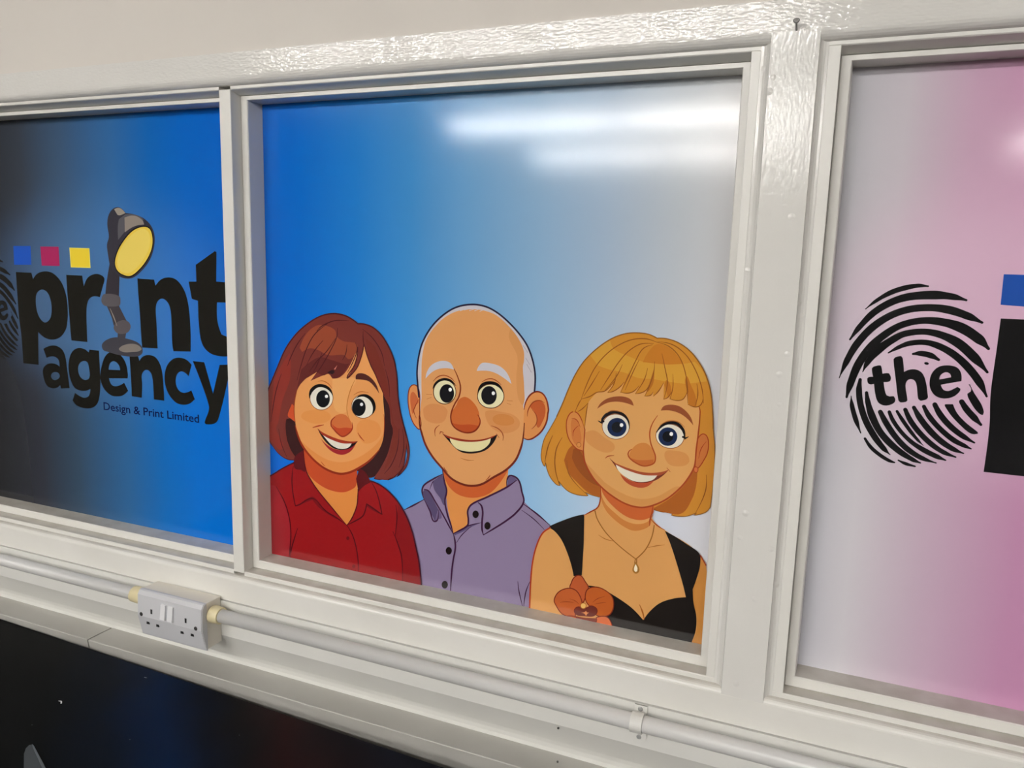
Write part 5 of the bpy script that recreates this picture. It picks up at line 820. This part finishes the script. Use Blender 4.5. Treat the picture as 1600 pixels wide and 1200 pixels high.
# group the shapes by part, keep the drawing order
parts = {}; order = []
depth = 0
depths = {}
for line in ART.strip().split('\n'):
    head, body = line.split('|', 1)
    pane, grp, part, kind, ink = head.split()
    key = (int(pane), grp, part)
    if key not in parts: parts[key] = []; order.append(key)
    k2 = (int(pane), grp); depths[k2] = depths.get(k2, 0) + 1
    parts[key].append((kind, ink, body.split('|'), depths[k2]))
LIFT = {'man': 0.0, 'red': .0010, 'blonde': .0020, 'logo': 0.0}
roots = {}
def place(o, parent): o.parent = parent
for key in order:
    pane, grp, part = key
    bm = NB(); mats = []
    for kind, ink, loops, d in parts[key]:
        mt = film_mat(ink)
        if mt not in mats: mats.append(mt)
        mi = mats.index(mt); y = FILM_Y - .00012 - LIFT[grp] * .9 - d * .0000065
        pl = parse(loops[0])
        if kind == 'poly':
            fill(bm, [[q[0] for q in curve(parse(l), True, .0022)] for l in loops], y, mi, CLIP[pane])
        else:
            ribbon(bm, curve(pl, kind == 'loop', .0022), kind == 'loop', y, mi, CLIP[pane])
    if not bm.verts: bm.free(); continue
    if grp == 'logo': par = FILMS[pane]
    else:
        if grp not in roots:      # the portrait itself: its first shape is the base of the picture
            roots[grp] = obj('portrait', bm, mats, FILMS[pane]); roots[grp]['label'] = PORTRAIT[grp]; continue
        par = roots[grp]
    if part == 'desk_lamp_bulb_disc': par = lamp_pic
    base = part.split('#')[0]
    o = obj(NAMES.get(base, base), bm, mats, par)
    if part == 'desk_lamp': lamp_pic = o
    lb = LAB.get(part)
    if isinstance(lb, dict): lb = lb.get(pane)
    if lb: o['label'] = lb
# small line of text under the logo, set in real type
def text_line(pane, x0, x1, zbase, cap):
    cu = bpy.data.curves.new('tagline', 'FONT'); cu.body = 'Design & Print Limited'; cu.size = 1; cu.resolution_u = 3
    cu.offset = 0.012
    to = bpy.data.objects.new('tagline_tmp', cu); col.objects.link(to)
    bpy.context.view_layer.update()
    me = bpy.data.meshes.new_from_object(to.evaluated_get(bpy.context.evaluated_depsgraph_get()))
    bpy.data.objects.remove(to)
    xs = [v.co.x for v in me.vertices]; w = max(xs) - min(xs); mnx = min(xs)
    bm = NB(); bm.from_mesh(me); bpy.data.meshes.remove(me)
    for v in bm.verts:
        x, z = v.co.x, v.co.y
        v.co = Vector((x0 + (x - mnx) / w * (x1 - x0), FILM_Y - .00025, Z(zbase + z / .729 * cap)))
    bmesh.ops.recalc_face_normals(bm, faces=bm.faces[:])
    o = obj('tagline_lettering', bm, film_mat('081244'), FILMS[pane]); o['label'] = 'navy blue small lettering'
text_line(1, -1.2668, -1.0308, -.3044, .0155)
text_line(3, .3957, .6335, -.3060, .0156)

# ------------------------------------------------------------------ dado board, ledge, skirting under the windows
DY = 0.969
cove = [(DY + .0010, -.6590), (DY + .0210, -.6980), (DY + .0238, -.7060), (DY + .0252, -.7140)]
bm = NB(); prism(bm, [(y, Z(z)) for y, z in [(1.0, -.5937), (DY, -.5937), (DY, -.6570)] + cove + [(DY + .0256, -.735), (1.0, -.735)]], XL - .4, XR + .5)
struct('trim_7', bm, DADO, (XL, DY, Z(-.735)), 'flat white board behind the conduit')
LF = 0.9415
for nm, xa, xb in (('trim_8', XL - .4, -1.2297), ('trim_9', -1.2264, XR + .5)):
    bm = NB(); prism(bm, [(y, Z(z)) for y, z in [(.9944, -.7205), (LF + .0012, -.7205), (LF, -.7217), (LF + .010, -.79), (.9738, -.79), (.9738, -.7358), (.9944, -.7358)]], xa, xb)
    struct(nm, bm, LEDGE, (xa, LF, Z(-.80)), 'length of off-white ledge trim above the table')
bm = NB(); box(bm, X0, X1, .958, WY, 0, .12, .003); struct('baseboard_front', bm, DADO, (X0, .958, 0))

# ------------------------------------------------------------------ conduit with couplers
PVC = mat('grey white conduit', 'CFCECC', 0.3)
CREAM = mat('yellowed plastic coupler', 'DCCFA6', 0.42)
SOCK = mat('grey white socket plastic', 'C2C2C5', 0.36)
SWM = mat('white rocker', 'DCDCDE', 0.3)
SOCKB = mat('painted socket back box', 'DCD6CA', 0.5)
BLACK = mat('dark recess', '0A0A0B', 0.7)
STEEL = mat('screw steel', '9A9A98', 0.4, 0.2)
SCREWD = mat('dull screw', '3E3C3C', 0.5, 0.5)
CY, CZ, CR = 0.948, -.6086, .0112
def conduit(xa, xb, cx0, cx1, label):
    t = thing('conduit', (xa, CY, Z(CZ)), label, 'conduit pipe', 'conduit runs either side of the socket')
    bm = NB(); tube(bm, [(xa, CY, Z(CZ)), (xb, CY, Z(CZ))], CR, 32); obj('pipe', bm, PVC, t)
    bm = NB(); s = 1 if cx1 > cx0 else -1
    tube(bm, [(cx0, CY, Z(CZ)), (cx0 + s * .0012, CY, Z(CZ)), (cx1 - s * .001, CY, Z(CZ)), (cx1, CY, Z(CZ))], [.0146, .0150, .0142, .0132], 32)
    o = obj('coupler', bm, CREAM, t); o['label'] = 'yellowed cream coupler'
conduit(-2.3, -1.100, -1.0762, -1.110, 'grey white round conduit running left from the double socket')
conduit(-.925, 1.4, -.9292, -.9105, 'grey white round conduit running right from the double socket')

# saddle clamp
t = thing('saddle_clamp', (-.1955, DY, Z(CZ)), 'white saddle clamp screwed over the conduit below the post', 'pipe clamp')
def strap(x0, x1):
    pth = [(DY - .0002, -.5942), (DY - .0002, -.6005)]
    R2 = CR + .0004
    arc = [(CY - R2 * math.cos(a), CZ + R2 * math.sin(a)) for a in [math.radians(146 - 272 * k / 24) for k in range(25)]]
    inner = [(DY - .0004, -.594), (DY - .0004, -.6048)] + arc + [(DY - .0004, -.6190), (DY - .0004, -.6435)]
    R3 = R2 + .0019
    arc2 = [(CY - R3 * math.cos(a), CZ + R3 * math.sin(a)) for a in [math.radians(140 - 262 * k / 24) for k in range(25)]]
    outer = [(DY - .0022, -.594), (DY - .0024, -.6030)] + arc2 + [(DY - .0022, -.6205), (DY - .0022, -.6435)]
    t_ = NB(); 
    rows = []
    for (a, b) in zip(inner, outer):
        rows.append([t_.verts.new((x, p[0], Z(p[1]))) for x, p in ((x0, a), (x1, a), (x1, b), (x0, b))])
    for r0, r1 in zip(rows, rows[1:]):
        for k in range(4):
            t_.faces.new((r0[k], r0[(k + 1) % 4], r1[(k + 1) % 4], r1[k]))
    t_.faces.new(rows[0]); t_.faces.new(rows[-1][::-1])
    bmesh.ops.recalc_face_normals(t_, faces=t_.faces[:]); bmesh.ops.remove_doubles(t_, verts=t_.verts[:], dist=1e-6)
    return t_
obj('strap', strap(-.2040, -.1880), DADO, t)
bm = NB(); box(bm, -.2046, -.1870, DY - .0030, DY - .0003, Z(-.6065), Z(-.5940), .0004, 1)
obj('upper_ear', bm, DADO, t)
bm = NB(); tube(bm, [(-.196, DY - .0003, Z(-.6375)), (-.196, DY - .0030, Z(-.6375))], .0098, 24); obj('lower_ear', bm, DADO, t)
for zz in (-.5990, -.6405):
    bm = NB(); tube(bm, [(-.1965, DY - .0024, Z(zz)), (-.1965, DY - .0038, Z(zz)), (-.1965, DY - .0044, Z(zz))], [.0033, .0033, .0022], 16)
    box(bm, -.1973, -.1957, DY - .0046, DY - .0042, Z(zz - .0018), Z(zz + .0018))
    obj('screw', bm, STEEL, t)

# ------------------------------------------------------------------ double socket
sx0, sx1 = -1.0758, -.9298
t = thing('double_socket', (-1.0028, DY, Z(-.669)), 'grey white surface mounted double wall socket with two switches, between the conduit runs', 'wall socket')
bm = NB(); box(bm, sx0 + .0012, sx1 - .0012, .9345, DY - .0002, Z(-.6678), Z(-.5855), .0012); obj('back_box', bm, SOCKB, t)
prof = [(.9350, -.5845), (.9315, -.5845), (.9285, -.5860), (.9245, -.5925), (.9225, -.6302), (.9310, -.6665), (.9322, -.6690), (.9350, -.6690)]
bm = NB(); prism(bm, [(y, Z(z)) for y, z in prof], sx0, sx1)
bmesh.ops.bevel(bm, geom=[e for e in bm.edges if all(v.co.y < .932 for v in e.verts) and abs(e.verts[0].co.x - e.verts[1].co.x) < 1e-6], offset=.0012, segments=2, affect='EDGES')
pl = obj('face_plate', bm, SOCK, t)
def face_y(z):      # depth of the plate's front at height z
    if z > -.6302: return .9245 + (.9225 - .9245) * (z + .5925) / (-.6302 + .5925)
    return .9225 + (.9310 - .9225) * (z + .6302) / (-.6665 + .6302)
for a, b_ in ((-1.0190, -1.0085), (-1.0030, -.9918)):
    bm = NB(); prism(bm, [(.9262, Z(-.5990)), (.9216, Z(-.6000)), (.9180, Z(-.6252)), (.9262, Z(-.6255))], a, b_)
    obj('switch', bm, SWM, t)
for cx in (-1.0664, -.9431):
    bm = NB(); y = face_y(-.6271); tube(bm, [(cx, y + .002, Z(-.6271)), (cx, y - .0004, Z(-.6271)), (cx, y - .0007, Z(-.6271))], [.0036, .0036, .0026], 18)
    obj('screw', bm, SCREWD, t)
for cx, cz, w, h in ((-1.0427, -.6182, .0040, .0082), (-.9652, -.6180, .0040, .0082), (-1.0538, -.6405, .0064, .0042), (-1.0316, -.6410, .0064, .0042), (-.9764, -.6413, .0064, .0042), (-.9537, -.6408, .0064, .0042)):
    bm = NB(); y = face_y(cz); box(bm, cx - w / 2, cx + w / 2, y - .00025, y + .003, Z(cz - h / 2), Z(cz + h / 2))
    if cz < -.63: box(bm, cx - w / 2, cx + w / 2, y - .0006, y + .002, Z(cz - h / 2 - .0012), Z(cz - h / 2 + .0002))
    o = obj('pin_slot', bm, BLACK, t)

# ------------------------------------------------------------------ nail, screws
bm = NB(); p0 = Vector((-.0671, C + .006, Z(.2607))); d = Vector((.004, -.70, .35)).normalized()
tube(bm, [p0, p0 + d * .020], .0011, 12); tube(bm, [p0 + d * .020, p0 + d * .0212, p0 + d * .0225], [.0030, .0036, .0024], 16)
o = obj('nail', bm, mat('paint spattered nail', '8C8A88', 0.45, 0.2), None, p0); tag(o, 'grey nail sticking out at the top of the wide white post', 'nail')
for (hx, hz, lb) in ((-.3137, -.6623, 'tiny dark screw in the white board just below the conduit'), (-.3125, -.7150, 'tiny dark screw in the white board just above the ledge')):
    bm = NB(); tube(bm, [(hx, DY + .0012, Z(hz)), (hx, DY - .0003, Z(hz)), (hx, DY - .0006, Z(hz))], [.0015, .0015, .0009], 12)
    o = obj('screw', bm, SCREWD, None, (hx, DY, Z(hz))); tag(o, lb, 'screw')

# ------------------------------------------------------------------ table
TZ = -.731
pA, pB = Vector((-1.4723, .9419)), Vector((-.4616, .9094))
dv = (pB - pA).normalized(); nv = Vector((dv.y, -dv.x))
if nv.y > 0: nv = -nv
def tp(a, b): return pA + dv * a + nv * b          # a along the back edge, b towards the room
tab = thing('table', (tp(1.0, .4).x, tp(1.0, .4).y, 0), 'black table with dim blue and dark red tints, standing under the windows', 'table')
TBL = mat('dark tinted tabletop', '0B0C0E', 0.5, spec=0.06)
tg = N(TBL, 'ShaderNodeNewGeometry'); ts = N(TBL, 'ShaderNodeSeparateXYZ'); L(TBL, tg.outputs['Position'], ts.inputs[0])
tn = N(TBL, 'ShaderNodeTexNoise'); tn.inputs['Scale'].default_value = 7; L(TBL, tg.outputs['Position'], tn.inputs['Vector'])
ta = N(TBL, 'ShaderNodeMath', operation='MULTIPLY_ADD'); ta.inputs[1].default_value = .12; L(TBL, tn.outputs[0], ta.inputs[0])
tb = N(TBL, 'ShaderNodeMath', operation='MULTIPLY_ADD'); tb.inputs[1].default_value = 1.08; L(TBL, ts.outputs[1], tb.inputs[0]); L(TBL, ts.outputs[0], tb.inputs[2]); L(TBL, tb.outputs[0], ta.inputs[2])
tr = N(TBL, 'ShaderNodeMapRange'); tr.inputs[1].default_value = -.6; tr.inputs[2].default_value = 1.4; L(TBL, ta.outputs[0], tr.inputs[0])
TC = ramp(TBL, tr.outputs[0], [((x + .6 + .06) / 2.0, c) for x, c in [(-.5, '030404'), (-.28, '040607'), (-.14, '040C18'), (-.02, '041834'), (.06, '080F1C'), (.13, '0C0A0C'), (.22, '1E0A0B'), (.31, '10080C'), (.42, '080914'), (.75, '08080A')]])  # colour runs from black through blue and dark red across the top
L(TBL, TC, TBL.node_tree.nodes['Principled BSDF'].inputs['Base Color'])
A0, A1, DPT = -.07, 2.25, .72
def slab(bm, a0, a1, b0, b1, z0, z1, bev):
    t_ = bmesh.new()
    vs = [t_.verts.new((tp(a, b).x, tp(a, b).y, z)) for a in (a0, a1) for b in (b0, b1) for z in (z0, z1)]
    for q in ((0, 1, 3, 2), (4, 6, 7, 5), (0, 4, 5, 1), (2, 3, 7, 6), (0, 2, 6, 4), (1, 5, 7, 3)): t_.faces.new([vs[i] for i in q])
    bmesh.ops.recalc_face_normals(t_, faces=t_.faces[:])
    if bev: bmesh.ops.bevel(t_, geom=t_.edges[:], offset=bev, segments=2, affect='EDGES')
    join(bm, t_)
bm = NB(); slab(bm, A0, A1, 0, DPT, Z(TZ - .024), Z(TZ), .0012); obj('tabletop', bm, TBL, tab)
LEGM = mat('black powder coat', '121214', 0.5)
for a in (A0 + .06, A1 - .10):
    for b in (.05, DPT - .09):
        bm = NB(); slab(bm, a, a + .04, b, b + .04, 0, Z(TZ - .024), .002); obj('leg', bm, LEGM, tab)
bm = NB(); slab(bm, A0 + .1, A1 - .1, .06, .08, Z(TZ - .08), Z(TZ - .024), 0); slab(bm, A0 + .1, A1 - .1, DPT - .08, DPT - .06, Z(TZ - .08), Z(TZ - .024), 0)
obj('apron', bm, LEGM, tab)
PAPER = mat('white scrap', 'F2F2F2', 0.6)
def scrap(pts_, h, label, m_=PAPER, name='paper_scrap', cat='scrap'):
    t_ = NB(); a = [t_.verts.new((x, y, Z(TZ) + .0002 + dz)) for x, y, dz in pts_]; b2 = [t_.verts.new((x, y, Z(TZ) + .0002 + h + dz)) for x, y, dz in pts_]
    t_.faces.new(a); t_.faces.new(b2[::-1])
    for i in range(len(a)): t_.faces.new((a[i], b2[i], b2[(i + 1) % len(a)], a[(i + 1) % len(a)]))
    bmesh.ops.recalc_face_normals(t_, faces=t_.faces[:])
    o = obj(name, t_, m_, None, (pts_[0][0], pts_[0][1], Z(TZ))); return tag(o, label, cat)
scrap([(-1.1062, .7945, 0), (-1.1020, .7925, .0004), (-1.0992, .7893, 0), (-1.1012, .7890, 0), (-1.1048, .7922, .0005), (-1.1105, .7925, 0)], .0007, 'bent white scrap lying alone on the black table')
scrap([(-1.0456, .9040, 0), (-1.0400, .9046, 0), (-1.0404, .9034, 0), (-1.0450, .9030, 0)], .0003, 'small grey white crumb on the black table beneath the socket', mat('grey crumb', '7A8288', 0.6))
for (x_, y_, lb) in ((-.9234, .767, 'tiny grey speck on the table below the left half of the socket'), (-.7839, .8445, 'tiny grey speck on the table furthest to the right'), (-1.0879, .7309, 'tiny grey speck on the table just above the grey plastic blade')):
    scrap([(x_ - .0012, y_, 0), (x_, y_ + .0009, 0), (x_ + .0012, y_, 0), (x_, y_ - .0009, 0)], .0004, lb, mat('grey dust', '3A3E42', 0.7), 'dust_speck', 'speck')
bl = thing('plastic_blade', (-.98, .65, Z(TZ)), 'small grey plastic blade with a rounded tip on the black table', 'blade')
ol = [(-.915, .600), (-1.0030, .6575), (-1.0300, .6770), (-1.0395, .6865), (-1.0425, .6935), (-1.0400, .6965), (-1.0340, .6950), (-.9850, .6735), (-.885, .628)]
def plate(ol_, z0, z1):
    t_ = NB(); a = [t_.verts.new((x, y, z0)) for x, y in ol_]; b2 = [t_.verts.new((x, y, z1)) for x, y in ol_]
    t_.faces.new(a); t_.faces.new(b2[::-1])
    for i in range(len(a)): t_.faces.new((a[i], b2[i], b2[(i + 1) % len(a)], a[(i + 1) % len(a)]))
    bmesh.ops.recalc_face_normals(t_, faces=t_.faces[:]); return t_
obj('body', plate(ol, Z(TZ) + .0002, Z(TZ) + .0022), mat('dark grey plastic', '3A4044', 0.45), bl)
obj('edge_strip', plate([(-.885, .628), (-.9850, .6735), (-1.0340, .6950), (-1.0400, .6965), (-1.0330, .6925), (-.9860, .6705), (-.889, .624)], Z(TZ) + .0022, Z(TZ) + .0030), mat('lighter grey plastic', '5A6064', 0.45), bl)

# ------------------------------------------------------------------ fluorescent lights on the ceiling
TUBE = mat('fluorescent tube', 'FFFCF8', 0.5, emit=TUBE_POWER)
LB = mat('light fitting body', 'E8E8E4', 0.5)
LZ = ROOM_H - .115
def light_fitting(x, y, label):
    t = thing('ceiling_light', (x, y, ROOM_H), label, 'ceiling light', 'twin tube lights on the ceiling')
    bm = NB(); box(bm, x - .75, x + .75, y - .045, y + .045, ROOM_H - .065, ROOM_H, .004)
    for e in (-.74, .72): box(bm, x + e, x + e + .02, y - .05, y + .05, ROOM_H - .135, ROOM_H - .06, .003)
    obj('body', bm, LB, t)
    for s in (-1, 1):
        bm = NB(); tube(bm, [(x - .72, y + s * .03, LZ), (x + .72, y + s * .03, LZ)], .013, 12); obj('tube', bm, TUBE, t)
where = {-1.86: 'in the row nearest the windows', -4.1: 'in the middle row', -6.1: 'in the row furthest from the windows'}
side = {-2.45: 'leftmost', -.95: 'in the middle', 2.05: 'rightmost'}
for y in LAMP_ROWS:
    for x in LAMP_X:
        light_fitting(x, y, 'white twin tube ceiling light, %s %s' % (side[x], where[y]))

for o in bpy.data.objects:
    if '_o' in o: del o['_o']
